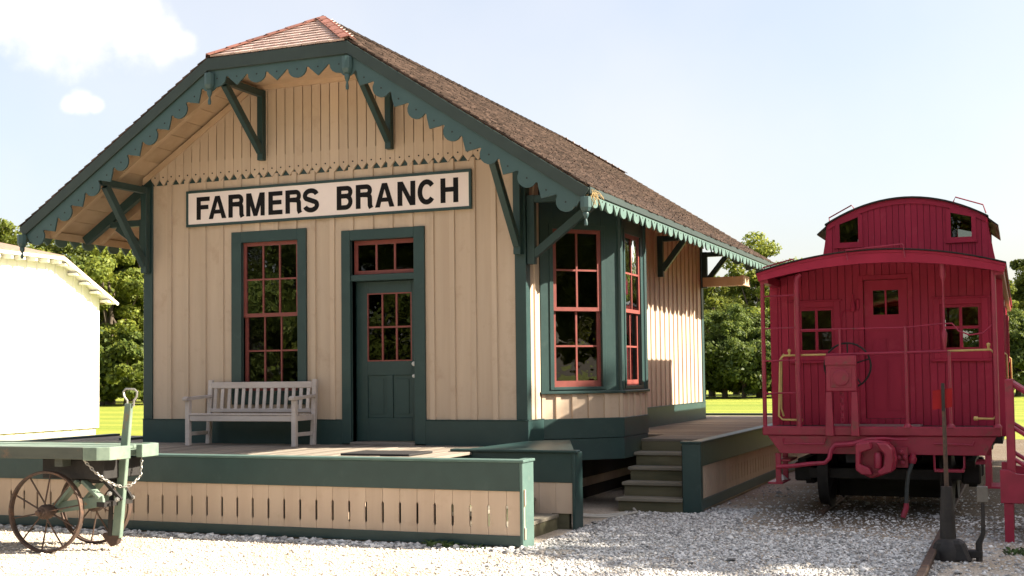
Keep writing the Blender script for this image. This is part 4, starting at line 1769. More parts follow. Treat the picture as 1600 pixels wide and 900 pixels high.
# ------------------------------------------------------------------ caboose
CX = 4.135
CAB = thing("caboose", "crimson wooden caboose with arched roof and windowed cupola", "caboose", (CX, 6, 0))
YE, YW, YBK = .98, 1.80, 10.4               # end beam, end wall, far end wall
HB = 1.365                                  # half width of the body
ZD = 1.085                                  # end platform floor


def roof_z(dx, edge=2.985, crown=3.205, hw=1.435):
    return edge + (crown - edge) * (1 - (dx / hw) ** 2)


FC = Fr((CX, YW, 0), (1, 0, 0), (0, -1, 0))
wl_ = (-1.055, -.60, 2.0, 2.585)
wr_ = (.68, 1.165, 2.0, 2.575)
dr_ = (-.235, .305, 1.16, 2.915)
opens = [wl_, wr_, dr_]
# end wall of narrow matched boards
n = 30
bw_ = 2 * HB / n
for i in range(n):
    a, b = -HB + i * bw_, -HB + (i + 1) * bw_
    cuts = sorted({a, b, *[q for o_ in opens for q in o_[:2] if a < q < b]})
    for s0, s1 in zip(cuts, cuts[1:]):
        g0 = .0035 if s0 == a else 0
        g1 = .0035 if s1 == b else 0
        for c_, d_ in zruns(s0, s1, .95, roof_z((a + b) / 2) - .06, opens):
            m = MB()
            FC.box(m, s0 + g0, s1 - g1, c_, d_, -.03, .0)
            m.build("end_board", "caboose_red", CAB)
m = MB()
wall_core(FC, m, -HB, HB, .95, 2.93, opens, -.06, -.031)
m.prism([(CX + dx, YW + .031, z_) for dx, z_ in [(-HB, 2.93), (HB, 2.93)] + [(HB - 2 * HB * k / 10, roof_z(HB - 2 * HB * k / 10) - .05) for k in range(11)]], (0, .03, 0))
m.build("end_wall", "caboose_red", CAB)
for s in (-1, 1):
    m = MB()                                # corner posts
    FC.box(m, s * HB - .05, s * HB + .05, .95, 3.0, -.05, .012)
    m.build("corner_post", "caboose_red", CAB, bevel=.005)
    m = MB()                                # long side walls with windows
    FSd = Fr((CX + s * HB, YW, 0), (0, 1, 0), (s, 0, 0))
    hol = [(1.0, 1.7, 1.95, 2.6), (6.4, 7.1, 1.95, 2.6)]
    wall_core(FSd, m, .05, YBK - YW, .95, 3.0, hol, -.04, .012)
    m.build("side_wall", "caboose_red", CAB)
    m = MB()
    yy = .05
    while yy < YBK - YW - .1:
        if not any(h[0] - .06 < yy < h[1] + .06 for h in hol):
            FSd.box(m, yy, yy + .008, 1.0, 2.98, .012, .016)
        yy += .09
    m.build("side_bead", "caboose_red", CAB)
    for h in hol:
        m = MB()
        wall_core(FSd, m, h[0] - .07, h[1] + .07, h[2] - .07, h[3] + .07, [h], .013, .05)
        wv = m.build("window", "caboose_iron", CAB)
        sash(FSd, wv, h[0], h[1], h[2], h[3], 2, 2, 0.0, "caboose_red")
m = MB()
Fk = Fr((CX, YBK, 0), (1, 0, 0), (0, 1, 0))
wall_core(Fk, m, -HB, HB, .95, 2.98, [(-1.0, -.55, 2.0, 2.58), (.6, 1.1, 2.0, 2.58), (-.3, .3, 2.2, 2.7)], -.05, 0)
m.build("far_wall", "caboose_red", CAB)
m = MB()
m.box(CX - HB, CX + HB, YW, YBK, .86, .99)
m.build("floor", "iron_black", CAB)
for nm, hole in (("window", wl_), ("window", wr_)):
    m = MB()
    wall_core(FC, m, hole[0] - .075, hole[1] + .075, hole[2] - .10, hole[3] + .075, [hole], .001, .022)
    FC.box(m, hole[0] - .11, hole[1] + .11, hole[2] - .13, hole[2] - .10, .001, .05)
    FC.box(m, hole[0] - .1, hole[1] + .1, hole[3] + .075, hole[3] + .095, .001, .04)
    wv = m.build("window", "caboose_red", CAB, bevel=.003)
    sash(FC, wv, hole[0], hole[1], hole[2], hole[3], 2, 2, -.012, "caboose_red", st=.04, mu=.035)
m = MB()
wall_core(FC, m, dr_[0] - .06, dr_[1] + .06, 1.10, dr_[3] + .06, [(dr_[0], dr_[1], 1.0, dr_[3])], .001, .02)
df = m.build("door_frame", "caboose_red", CAB, bevel=.003)
m = MB()
u0, u1, v0, v1 = dr_
pa = [(u0 + .115, u0 + .26, 2.47, 2.78), (u0 + .28, u0 + .425, 2.47, 2.78)]
wall_core(FC, m, u0 + .006, u1 - .006, v0 + .004, v1 - .006, pa, -.055, -.02)
cd = m.build("door", "caboose_red", CAB)
for q in pa:
    m = MB()
    FC.box(m, q[0], q[1], q[2], q[3], -.045, -.042)
    m.build("pane", "glass", cd)
m = MB()
for q in ((u0 + .10, u0 + .255, 1.95, 2.16), (u0 + .285, u0 + .44, 1.95, 2.16), (u0 + .10, u0 + .255, 1.28, 1.88), (u0 + .285, u0 + .44, 1.28, 1.88)):
    wall_core(FC, m, q[0] - .012, q[1] + .012, q[2] - .012, q[3] + .012, [q], -.0195, -.012)
FC.box(m, u0 + .07, u1 - .07, 2.26, 2.29, -.0195, -.010)
m.build("door_moulding", "caboose_red", cd)

# arched roof, end arches and platform roof
arc_n = 24
HWR = 1.435
CXR = CX + .03
outer = [(-HWR + 2 * HWR * k / arc_n, roof_z(-HWR + 2 * HWR * k / arc_n)) for k in range(arc_n + 1)]
m = MB()
m.prism([(CXR + x_, YE - .10, z_) for x_, z_ in outer] + [(CXR + x_, YE - .10, z_ - .03) for x_, z_ in reversed(outer)], (0, YBK + .95 - YE + .10, 0))
rf = m.build("roof", "caboose_red", CAB)
m = MB()
m.prism([(CXR + x_ * 1.005, YE - .125, z_ + .004) for x_, z_ in outer] + [(CXR + x_ * 1.005, YE - .125, z_ + .018) for x_, z_ in reversed(outer)], (0, YBK + 1.0 - YE + .10, 0))
m.build("roof_cover", "iron_black", rf)
for yy in (YE - .09, YBK + .85):
    m = MB()
    inn = [(x_ * .985, z_ - .15 + .05 * (x_ / HWR) ** 2) for x_, z_ in outer]
    m.prism([(CXR + x_, yy, z_ - .031) for x_, z_ in outer] + [(CXR + x_, yy, z_) for x_, z_ in reversed(inn)], (0, .05, 0))
    m.build("end_arch", "caboose_red", rf)
for s in (-1, 1):
    m = MB()
    m.box(CXR + s * 1.36 - .05, CXR + s * 1.36 + .05, YE - .03, YBK + .8, 2.86, 2.955)
    m.build("side_plate", "caboose_iron", rf)

# cupola
CU0, CU1 = 5.5, 7.9


def arc_c(x_):
    return 4.07 + .365 * (1 - (x_ / 1.20) ** 2)


prof = [(-1.30, 3.2), (-1.275, 3.45), (-1.22, 3.75), (-1.20, 3.92), (-1.19, 4.04)]
ca_ = [(-1.19 + 2.38 * k / 20, arc_c(-1.19 + 2.38 * k / 20) - .02) for k in range(21)]
cw = [(-.985, -.70, 3.77, 4.16), (.665, .96, 3.77, 4.15)]
xs_ = sorted({-1.19, 1.19, *[q for o_ in cw for q in o_[:2]], *[-1.19 + 2.38 * k / 26 for k in range(27)]})
cup = None
for yy, sg in ((CU0, -1), (CU1, 1)):
    m = MB()
    Fc = Fr((CX, yy, 0), (1, 0, 0), (0, sg, 0))
    m.prism([(CX + x_, yy, z_) for x_, z_ in ((-1.30, 3.2), (-1.275, 3.45), (-1.22, 3.75), (-1.195, 3.92), (-1.19, 4.03))] + [(CX - 1.189, yy, 4.03), (CX - 1.189, yy, 3.2)], (0, -sg * .05, 0))
    m.prism([(CX - x_, yy, z_) for x_, z_ in ((-1.30, 3.2), (-1.275, 3.45), (-1.22, 3.75), (-1.195, 3.92), (-1.19, 4.03))] + [(CX + 1.189, yy, 4.03), (CX + 1.189, yy, 3.2)], (0, -sg * .05, 0))
    cup_end = m.build("cupola", "caboose_red", CAB)
    if cup is None:
        cup = cup_end
    i = 0
    for a, b in zip(xs_, xs_[1:]):
        ta, tb = arc_c(a) - .03, arc_c(b) - .03
        g = .003
        for c_, d_ in zruns(a, b, 3.1, 9, cw):
            m = MB()
            if d_ >= 9:
                if c_ >= min(ta, tb):
                    continue
                m.prism([Fc.p(a + g, c_, 0), Fc.p(b - g, c_, 0), Fc.p(b - g, tb, 0), Fc.p(a + g, ta, 0)], Fc.n * -.045)
            else:
                m.prism([Fc.p(a + g, c_, 0), Fc.p(b - g, c_, 0), Fc.p(b - g, d_, 0), Fc.p(a + g, d_, 0)], Fc.n * -.045)
            m.build("cupola_board", "caboose_red", cup_end)
    for a, b in ((-1.17, cw[0][0] - .01), (cw[0][1] + .01, cw[1][0] - .01), (cw[1][1] + .01, 1.17)):
        m = MB()
        m.prism([Fc.p(a, 3.1, -.047), Fc.p(b, 3.1, -.047)] + [Fc.p(b + (a - b) * k / 8, arc_c(b + (a - b) * k / 8) - .035, -.047) for k in range(9)], Fc.n * -.01)
        m.build("cupola_lining", "interior_dark", cup_end)
    for q in cw:
        m = MB()
        Fc.box(m, q[0] - .01, q[1] + .01, 3.1, q[2], -.057, -.047)
        m.build("cupola_lining", "interior_dark", cup_end)
    m = MB()
    m.prism([Fc.p(x_, arc_c(x_) - .11, .001) for x_ in [-1.17 + 2.34 * k / 20 for k in range(21)]] + [Fc.p(x_, arc_c(x_) - .022, .001) for x_ in [1.17 - 2.34 * k / 20 for k in range(21)]], Fc.n * .02)
    m.build("cupola_arch_trim", "caboose_red", cup_end)
    for q in cw:
        tl_, tr_ = min(q[3], arc_c(q[0]) - .13), min(q[3], arc_c(q[1]) - .13)
        m = MB()
        Fc.poly(m, [(q[0] - .065, q[2] - .065), (q[1] + .065, q[2] - .065), (q[1] + .065, q[2]), (q[0] - .065, q[2])], .001, .024)
        Fc.poly(m, [(q[0] - .065, q[2]), (q[0], q[2]), (q[0], tl_ + .055), (q[0] - .065, tl_ + .035)], .001, .0235)
        Fc.poly(m, [(q[1], q[2]), (q[1] + .065, q[2]), (q[1] + .065, tr_ + .03), (q[1], tr_ + .05)], .001, .0235)
        Fc.poly(m, [(q[0], tl_), (q[1], tr_), (q[1], tr_ + .06), (q[0], tl_ + .06)], .0, .023)
        Fc.poly(m, [(q[0] - .08, q[2] - .085), (q[1] + .08, q[2] - .085), (q[1] + .08, q[2] - .066), (q[0] - .08, q[2] - .066)], .001, .04)
        m.build("cupola_window_frame", "caboose_red", cup_end)
        m = MB()
        m.add([Fc.p(q[0], q[2], -.02), Fc.p(q[1], q[2], -.02), Fc.p(q[1], q[3], -.02), Fc.p(q[0], q[3], -.02)], [(0, 1, 2, 3)])
        m.build("pane", "glass", cup_end)
m = MB()
m.prism([(CX + x_ * 1.012, CU0 - .06, z_ + .02) for x_, z_ in ca_] + [(CX + x_ * 1.012, CU0 - .06, z_ - .005) for x_, z_ in reversed(ca_)], (0, CU1 - CU0 + .12, 0))
m.build("cupola_roof", "iron_black", cup)
for s in (-1, 1):
    m = MB()                                # curved cupola sides with flared hood over the side sashes
    pr_ = [(1.30, 3.2), (1.275, 3.45), (1.22, 3.72), (1.20, 3.76)]
    m.prism([(CX + s * x_, CU0 + .05, z_) for x_, z_ in pr_] + [(CX + s * (x_ - .04), CU0 + .05, z_) for x_, z_ in reversed(pr_)], (0, CU1 - CU0 - .1, 0))
    for a in (CU0 + .05, (CU0 + CU1) / 2 - .1, CU1 - .25):
        m.box(CX + s * 1.18 - .02, CX + s * 1.18 + .02, a, a + .2, 3.7601, 4.04)
    m.build("cupola_side", "caboose_red", cup)
    m = MB()
    m.prism([(CX + s * 1.185, CU0 + .02, 4.06), (CX + s * 1.20, CU0 + .02, 4.05), (CX + s * 1.34, CU0 + .02, 3.93), (CX + s * 1.335, CU0 + .02, 3.91), (CX + s * 1.185, CU0 + .02, 4.03)], (0, CU1 - CU0 - .04, 0))
    m.build("cupola_hood", "iron_black", cup)
    m = MB()
    m.add([(CX + s * 1.175, CU0 + .2, 3.76), (CX + s * 1.175, CU1 - .2, 3.76), (CX + s * 1.175, CU1 - .2, 4.03), (CX + s * 1.175, CU0 + .2, 4.03)], [(0, 1, 2, 3)])
    m.build("pane", "glass", cup)
# roof grab irons
for pts in ([(-1.14, 4.11), (-1.15, 4.18), (-.80, 4.36), (-.75, 4.29)], [(.70, 4.30), (.74, 4.39), (1.13, 4.25), (1.17, 4.12)]):
    m = MB()
    m.tube([(CX + a, CU0 + .05, z_) for a, z_ in pts], .011, 6)
    m.build("grab_iron", "caboose_iron", cup, smooth=True)
for pts, yy in (([(-1.36, 3.00), (-1.34, 3.06), (-.98, 3.15), (-.92, 3.10)], YE), ([(-.30, 3.10), (-.32, 3.215), (.34, 3.26), (.36, 3.10)], YE - .13)):
    m = MB()
    m.tube([(CX + a, yy, z_) for a, z_ in pts], .011, 6)
    m.build("grab_iron", "caboose_iron", rf, smooth=True)

# end platform, sill and steps
m = MB()
m.box(CX - 1.385, CX + 1.365, YE - .03, YE + .10, ZD - .10, ZD + .012)
m.build("end_beam", "caboose_iron", CAB, bevel=.012)
m = MB()
m.prism([(CX - 1.33, YE + .0, ZD - .101), (CX + 1.31, YE + .0, ZD - .101), (CX + 1.19, YE + .0, .765), (CX - 1.17, YE + .0, .765)], (0, .06, 0))
m.build("end_sill", "caboose_iron", CAB, bevel=.004)
m = MB()
m.box(CX - 1.33, CX + 1.33, YE + .10, YW - .02, ZD - .06, ZD - .005)
m.build("platform_floor", "iron_dark", CAB)
m = MB()
m.box(CX - .62, CX + .45, YE + .12, YW - .05, ZD - .004, ZD + .01)
m.build("platform_tread", "galvanised", CAB)
for s in (-1, 1):
    m = MB()
    xx = CX + s * 1.21
    m.box(xx - .032, xx + .032, YE + .02, YE + .07, .40, .764)
    m.build("step_hanger", "caboose_iron", CAB, bevel=.004)
    m = MB()
    m.box(xx - .032 + s * -.0, xx + .032, YE + .52, YE + .57, .40, .95)
    m.build("step_hanger", "caboose_iron", CAB, bevel=.004)
    m = MB()
    m.box(xx - .09 + s * .04, xx + .09 + s * .04, YE + .02, YE + .6, .385, .41)
    m.build("step_tread", "caboose_iron", CAB, bevel=.004)
    m = MB()
    m.box(xx - .09 - s * .05, xx + .09 - s * .05, YE + .06, YE + .6, .66, .685)
    m.build("step_tread", "caboose_iron", CAB, bevel=.004)
m = MB()
m.tube([(CX + .62, YE + .0, .765), (CX + .62, YE + .02, .60), (CX + .66, YE + .02, .575), (CX + .92, YE + .02, .59), (CX + .95, YE + .02, .62), (CX + .95, YE + .05, .765)], .014, 6)
m.build("step_bracket", "caboose_iron", CAB, smooth=True)
m = MB()
m.box(CX + .62, CX + .95, YE - .06, YE + .14, .57, .60)
m.build("end_step", "caboose_iron", CAB, bevel=.004)
for pts in ([(-1.13, .95), (-1.13, .885), (-.64, .885), (-.62, .955)], [(.62, .90), (.95, .895), (1.05, .885), (1.07, .93)]):
    m = MB()
    m.tube([(CX + a, YE - .035, z_) for a, z_ in pts], .010, 6)
    m.build("grab_iron", "caboose_iron", CAB, smooth=True)

# ladder, posts and railings of the near end
YLD = YE - .0
for a in (-1.355, -.935):
    m = MB()
    m.tube([(CX + a, YLD, ZD), (CX + a, YLD, 2.84), (CX + a + .01, YLD - .005, 2.92), (CX + a + .05, YLD + .0, 2.96)], .026 if a < -1 else .034, 10)
    m.build("ladder_rail", "caboose_iron", CAB, smooth=True)
for z_ in (2.70, 2.30, 1.90, 1.50):
    m = MB()
    m.tube([(CX - 1.355, YLD - .01, z_), (CX - .935, YLD - .01, z_ + .005)], .011, 6)
    m.build("ladder_rung", "caboose_iron", CAB, smooth=True)
m = MB()
m.tube([(CX - .935, YLD, 2.275), (CX + .33, YLD, 2.275), (CX + .76, YLD, 2.31), (CX + .86, YLD - .01, 2.31), (CX + .93, YLD - .02, 2.22), (CX + 1.05, YLD - .01, 2.17), (CX + 1.20, YLD, 2.19), (CX + 1.33, YLD, 2.31)], .010, 6)
m.build("safety_chain", "caboose_iron", CAB, smooth=True)
m = MB()
m.tube([(CX - .60, YLD, 1.965), (CX + .80, YLD, 1.985)], .017, 8)
m.build("hand_rail", "caboose_iron", CAB, smooth=True)
for a, z0_, z1_, r_ in ((-.43, 1.965, 2.275, .014), (.33, ZD, 2.29, .018), (.815, ZD, 1.985, .018), (1.325, ZD, 2.93, .028)):
    m = MB()
    m.tube([(CX + a, YLD, z0_), (CX + a, YLD, z1_)], r_, 8)
    if z0_ == ZD:
        m.lathe([(.05, ZD), (.05, ZD + .02), (.025, ZD + .05)], (CX + a, YLD, 0), (0, 0, 1), 10)
    m.build("rail_post", "caboose_iron", CAB, smooth=True)
m = MB()
m.lathe([(.012, 2.0), (.03, 2.1), (.035, 2.2), (.014, 2.24), (.013, 2.80), (.036, 2.88), (.036, 3.10)], (CX + .77, YLD, 0), (0, 0, 1), 10)
m.build("brake_rod", "caboose_iron", CAB, smooth=True)
# brake stand and hand wheel
m = MB()
m.box(CX - .595, CX - .235, YLD - .09, YLD + .02, 1.52, 1.955)
bs = m.build("brake_stand", "caboose_iron", CAB, bevel=.01)
m = MB()
m.box(CX - .54, CX - .29, YLD - .098, YLD - .091, 1.57, 1.80)
m.lathe([(.10, 0), (.10, .010), (.085, .014)], (CX - .415, YLD - .098, 1.685), (0, -1, 0), 20)
m.box(CX - .60, CX - .23, YLD - .11, YLD - .091, 1.84, 1.95)
m.build("gear_cover", "caboose_iron", bs, bevel=.003)
for a in (-.565, -.265):
    m = MB()
    m.hexa([(CX + a - .05, YLD - .10, .985), (CX + a + .05, YLD - .10, .985), (CX + a - .05, YLD - .035, .985), (CX + a + .05, YLD - .035, .985),
            (CX + a - .035, YLD - .08, 1.521), (CX + a + .035, YLD - .08, 1.521), (CX + a - .035, YLD - .02, 1.521), (CX + a + .035, YLD - .02, 1.521)])
    m.build("stand_leg", "caboose_iron", bs, bevel=.006)
m = MB()
cwv = (CX - .36, YLD + .10, 1.83)
m.tube([(cwv[0] + .275 * math.cos(2 * math.pi * k / 28), cwv[1], cwv[2] + .275 * math.sin(2 * math.pi * k / 28)) for k in range(28)], .013, 6, closed=True)
for k in range(5):
    t = 2 * math.pi * k / 5 + .3
    m.tube([cwv, (cwv[0] + .27 * math.cos(t), cwv[1], cwv[2] + .27 * math.sin(t))], .010, 6)
m.lathe([(.03, -.06), (.03, .04)], cwv, (0, 1, 0), 10)
m.build("hand_wheel", "iron_dark", bs, smooth=True)
chain([(CX - .415, YLD - .03, 1.52), (CX - .415, YLD - .03, 1.15)], bs, r=.008, ll=.06, mt="caboose_iron")
# yellow grab rails
YG = YE + .02
for pts, yy in (([(-.60, 1.97), (-1.12, 1.965), (-1.165, 1.92), (-1.195, 1.22), (-1.15, 1.175), (-.93, 1.17)], YE + .06),
                ([(-1.20, 1.99), (-1.235, 1.95), (-1.25, 1.3), (-1.22, 1.2)], YE + .55),
                ([(.60, 1.985), (1.27, 1.995), (1.30, 1.97), (1.325, 1.92), (1.325, 1.24), (1.28, 1.19), (1.09, 1.195)], YE + .05),
                ([(1.40, 1.97), (1.435, 1.94), (1.44, 1.3), (1.41, 1.25)], YW + .15),
                ([(1.40, 1.97), (1.435, 1.94), (1.44, 1.3), (1.41, 1.25)], YW + 6.9)):
    m = MB()
    m.tube([(CX + a, yy, z_) for a, z_ in pts], .0125, 8)
    if len(pts) > 4:
        e = pts[-1]
        m.lathe([(.0, -.03), (.024, -.02), (.024, .02), (0, .03)], (CX + e[0], yy, e[1]), (1, 0, 0), 8)
        q = pts[1]
        m.lathe([(.0, 0), (.014, .01), (.014, .04), (.022, .05), (.022, .07), (0, .085)], (CX + q[0] + (.07 if q[0] < 0 else -.02), yy, q[1]), (0, 0, 1), 8)
    m.build("grab_rail", "yellow_paint", CAB, smooth=True)
# wall fixtures
m = MB()
m.tube([(CX - .52, YW - .02, 2.0), (CX - .52, YW - .02, 2.46), (CX - .48, YW - .02, 2.53), (CX - .33, YW - .02, 2.54)], .009, 6)
m.lathe([(.025, 2.52), (.03, 2.58), (.012, 2.66), (.012, 2.74)], (CX - .36, YW - .03, 0), (0, 0, 1), 8)
m.lathe([(.02, 2.55), (.02, 2.66), (.03, 2.67)], (CX - .30, YW - .03, 0), (0, 0, 1), 8)
m.build("marker_lamp_bracket", "caboose_red", CAB, smooth=True)

# coupler, lever and hose
m = MB()
m.box(CX - .13, CX + .13, YE - .25, YE + .3, .70, .93)
cp = m.build("coupler_shank", "caboose_iron", CAB, bevel=.02)
yk = YE - .52
kn = [(-.21, .93), (-.02, .955), (.10, .94), (.20, .87), (.225, .72), (.20, .60), (.06, .545), (-.06, .51), (-.16, .56), (-.21, .60)]
m = MB()
m.prism([(CX + a, yk + .12, z_) for a, z_ in kn], (0, .2, 0))
m.build("coupler_head", "caboose_iron", cp, bevel=.02)
m = MB()
m.prism([(CX + a, yk - .05, z_) for a, z_ in [(.02, .935), (.14, .93), (.205, .86), (.215, .72), (.19, .60), (.06, .56), (.02, .60), (.10, .66), (.115, .80), (.06, .86)]], (0, .17, 0))
m.build("knuckle", "caboose_iron", cp, bevel=.015)
m = MB()
m.prism([(CX + a, yk - .04, z_) for a, z_ in [(-.21, .92), (-.05, .94), (-.03, .86), (-.15, .82), (-.165, .68), (-.06, .64), (-.03, .56), (-.15, .565), (-.215, .62)]], (0, .16, 0))
m.build("coupler_guard", "caboose_iron", cp, bevel=.012)
m = MB()
m.lathe([(.04, .64), (.045, .66), (.045, .80), (.03, .82)], (CX + .035, yk + .03, 0), (0, 0, 1), 12)
m.build("knuckle_pin", "caboose_iron", cp, smooth=True)
m = MB()
for a, b in ((.23, .74), (.26, .80), (.27, .68), (.30, .74)):
    m.lathe([(.03, 0), (.03, .05), (.015, .055), (.015, .09)], (CX + a, YE - .08, b), (0, -1, 0), 6)
m.box(CX + .2, CX + .33, YE - .08, YE - .01, .62, .86)
m.build("coupler_bolts", "caboose_iron", cp)
m = MB()
m.tube([(CX - 1.21, YE - .05, .60), (CX - 1.0, YE - .10, .62), (CX - .80, YE - .14, .65), (CX - .62, YE - .14, .665), (CX - .57, YE - .12, .72), (CX - .55, YE - .10, .82), (CX - .50, YE - .09, .875), (CX - .30, YE - .12, .89), (CX - .1, YE - .16, .95), (CX + .08, YE - .2, .965), (CX + .22, YE - .2, .955), (CX + .34, YE - .18, .955)],
       [.026, .026, .026, .026, .028, .03, .032, .032, .03, .022, .014, .011], 8)
m.build("uncoupling_lever", "caboose_iron", CAB, smooth=True)
m = MB()
m.lathe([(.035, 0), (.035, .04), (.05, .05), (.05, .09), (.04, .12)], (CX + .385, YE - .03, .785), (-.1, -.1, -1), 10)
ho = m.build("hose_fitting", "caboose_iron", CAB, smooth=True)
m = MB()
m.tube([(CX + .375, YE - .05, .68), (CX + .33, YE - .07, .55), (CX + .31, YE - .08, .40), (CX + .30, YE - .09, .20)], .026, 10)
m.build("air_hose", "rubber", CAB, smooth=True)
m = MB()
m.tube([(CX + .30, YE - .09, .205), (CX + .297, YE - .09, .15), (CX + .27, YE - .11, .07), (CX + .26, YE - .12, .035)], [.03, .032, .035, .03], 10)
m.build("hose_coupling", "caboose_iron", CAB, smooth=True)

# trucks: wheels, axles, side frames
for yb_ in (2.35, 9.2):
    tk = None
    for dy in (-.62, .62):
        m = MB()
        m.lathe([(.07, -.9), (.07, .9)], (CX, yb_ + dy, .50), (1, 0, 0), 10)
        ax_ = m.build("axle", "iron_black", CAB, smooth=True)
        for s in (-1, 1):
            m = MB()
            m.lathe([(.09, -.09), (.36, -.03), (.42, -.05), (.425, .05), (.455, .055), (.455, .085), (.36, .09), (.30, .03), (.10, .09)], (CX + s * .74, yb_ + dy, .50), (-s, 0, 0), 28)
            m.build("wheel", "iron_black", ax_, smooth=True)
            m = MB()
            m.box(CX + s * 1.0 - .11, CX + s * 1.0 + .11, yb_ + dy - .13, yb_ + dy + .13, .38, .62)
            m.build("journal_box", "iron_black", ax_, bevel=.02)
    for s in (-1, 1):
        m = MB()
        xs2 = CX + s * 1.0
        m.beam((xs2, yb_ - .85, .63), (xs2, yb_ + .85, .63), .10, .08)
        m.beam((xs2, yb_ - .62, .60), (xs2, yb_ - .2, .34), .10, .07)
        m.beam((xs2, yb_ + .62, .60), (xs2, yb_ + .2, .34), .10, .07)
        m.beam((xs2, yb_ - .24, .34), (xs2, yb_ + .24, .34), .101, .07)
        for k in (-.12, .12):
            m.lathe([(.07, .37), (.07, .59)], (xs2, yb_ + k, 0), (0, 0, 1), 10)
        m.build("truck_side", "iron_black", CAB)
    m = MB()
    m.box(CX - 1.0, CX + 1.0, yb_ - .15, yb_ + .15, .55, .78)
    m.box(CX - .9, CX + .9, yb_ - .95, yb_ - .88, .44, .56)
    m.box(CX - .62, CX + .62, yb_ - .25, yb_ + .25, .16, .549)
    m.build("bolster", "iron_black", CAB)
m = MB()
m.box(CX - .4, CX + .4, YE + .06, YBK + .7, .66, .86)
m.box(CX - 1.2, CX - 1.1, YW - .2, YBK, .80, .92)
m.box(CX + 1.1, CX + 1.2, YW - .2, YBK, .80, .92)
m.build("underframe", "iron_black", CAB)
m = MB()
m.box(CX - 1.3, CX + 1.3, YBK, YBK + .85, ZD - .1, ZD)
m.build("far_platform", "caboose_iron", CAB)

# ------------------------------------------------------------------ rails
def rail(x, y0, y1, name, label, z=.0):
    pr_ = [(-.065, 0), (.065, 0), (.065, .012), (.012, .028), (.010, .088), (.034, .098), (.034, .125), (.026, .132), (-.026, .132), (-.034, .125), (-.034, .098), (-.010, .088), (-.012, .028), (-.065, .012)]
    m = MB()
    m.prism([(x + a, y0, z + b) for a, b in pr_], (0, y1 - y0, 0))
    return tag(m.build(name, "iron_rust", None), label, "rail")


rail(4.925, -6.5, -.55, "track_rail", "rusty steel rail running through gravel to the switch stand", z=-.02)
rail(CX - .74, 1.2, 12.0, "track_rail", "rail under the caboose wheels nearest the side platform", z=-.09)
rail(CX + .74, 1.2, 12.0, "track_rail", "rail under the caboose wheels nearest the red stairs", z=-.09)

# ------------------------------------------------------------------ switch stand
SWS = thing("switch_stand", "dark iron switch stand with tall thin pole and small red target plate", "switch stand", (5.06, -2.2, 0))
sx_, sy_ = 5.055, -2.15
m = MB()
m.lathe([(.15, 0), (.145, .10), (.12, .16), (.075, .20), (.068, .40), (.055, .62), (.05, .68)], (sx_, sy_, 0), (0, 0, 1), 14)
m.build("pedestal", "iron_dark", SWS, smooth=True)
m = MB()
m.hexa([(sx_ - .17, sy_ - .14, -.01), (sx_ + .22, sy_ - .14, -.01), (sx_ - .17, sy_ + .14, -.01), (sx_ + .22, sy_ + .14, -.01),
        (sx_ - .11, sy_ - .10, .19), (sx_ + .13, sy_ - .10, .19), (sx_ - .11, sy_ + .10, .19), (sx_ + .13, sy_ + .10, .19)])
m.build("base", "iron_dark", SWS, bevel=.03)
m = MB()
m.tube([(sx_, sy_, .66), (sx_ - .008, sy_, 1.64)], [.022, .016], 10)
m.build("pole", "iron_rust", SWS, smooth=True)
m = MB()
m.prism([(sx_ - .105, sy_ - .02, 1.395), (sx_ + .07, sy_ - .005, 1.42), (sx_ + .075, sy_ - .005, 1.60), (sx_ - .10, sy_ - .02, 1.575)], (0, .008, 0))
tg = m.build("target", "target_red", SWS)
m = MB()
m.box(sx_ - .022, sx_ + .008, sy_ - .035, sy_ - .021, 1.385, 1.645)
m.build("target_strap", "iron_dark", SWS)
m = MB()
m.box(sx_ + .10, sx_ + .30, sy_ - .05, sy_ + .05, .03, .10)
m.build("crank_arm", "iron_dark", SWS, bevel=.01)
m = MB()
m.tube([(sx_ + .27, sy_ - .02, .0), (sx_ + .27, sy_ - .02, .16), (sx_ + .31, sy_ - .02, .26), (sx_ + .315, sy_ - .02, .56)], [.03, .03, .02, .016], 8)
m.build("lever", "iron_dark", SWS, smooth=True)
m = MB()
m.box(sx_ + .265, sx_ + .36, sy_ - .05, sy_ + .02, .545, .69)
m.build("lever_weight", "weathered_block", SWS, bevel=.006)

# ------------------------------------------------------------------ red stairs at the right edge
STA = thing("red_stairs", "red painted metal stair landing with handrails at right edge beside caboose", "stairs", (6.2, -.2, 0))
for x0_, y0_ in ((5.53, -.76), (5.53, .30), (6.55, -.76), (6.55, .30)):
    m = MB()
    m.box(x0_, x0_ + .09, y0_, y0_ + .09, -.01, .40)
    m.build("leg", "caboose_iron", STA, bevel=.006)
for x0_, y0_ in ((5.55, -.74), (5.55, .30)):
    m = MB()
    m.box(x0_ + .02, x0_ + .10, y0_, y0_ + .08, .70, 1.66)
    m.build("rail_post", "caboose_iron", STA, bevel=.006)
m = MB()
m.prism([(5.50, -.78, .40), (6.70, -.78, .40), (6.70, -.78, .60), (5.66, -.78, .70), (5.58, -.78, .74), (5.50, -.78, .74)], (0, .05, 0))
m.build("landing_side", "caboose_iron", STA, bevel=.005)
m = MB()
m.prism([(5.50, .38, .40), (6.70, .38, .40), (6.70, .38, .60), (5.66, .38, .70), (5.58, .38, .74), (5.50, .38, .74)], (0, .05, 0))
m.build("landing_side", "caboose_iron", STA, bevel=.005)
m = MB()
m.box(5.50, 6.7, -.729, .379, .55, .60)
m.build("landing", "caboose_iron", STA)
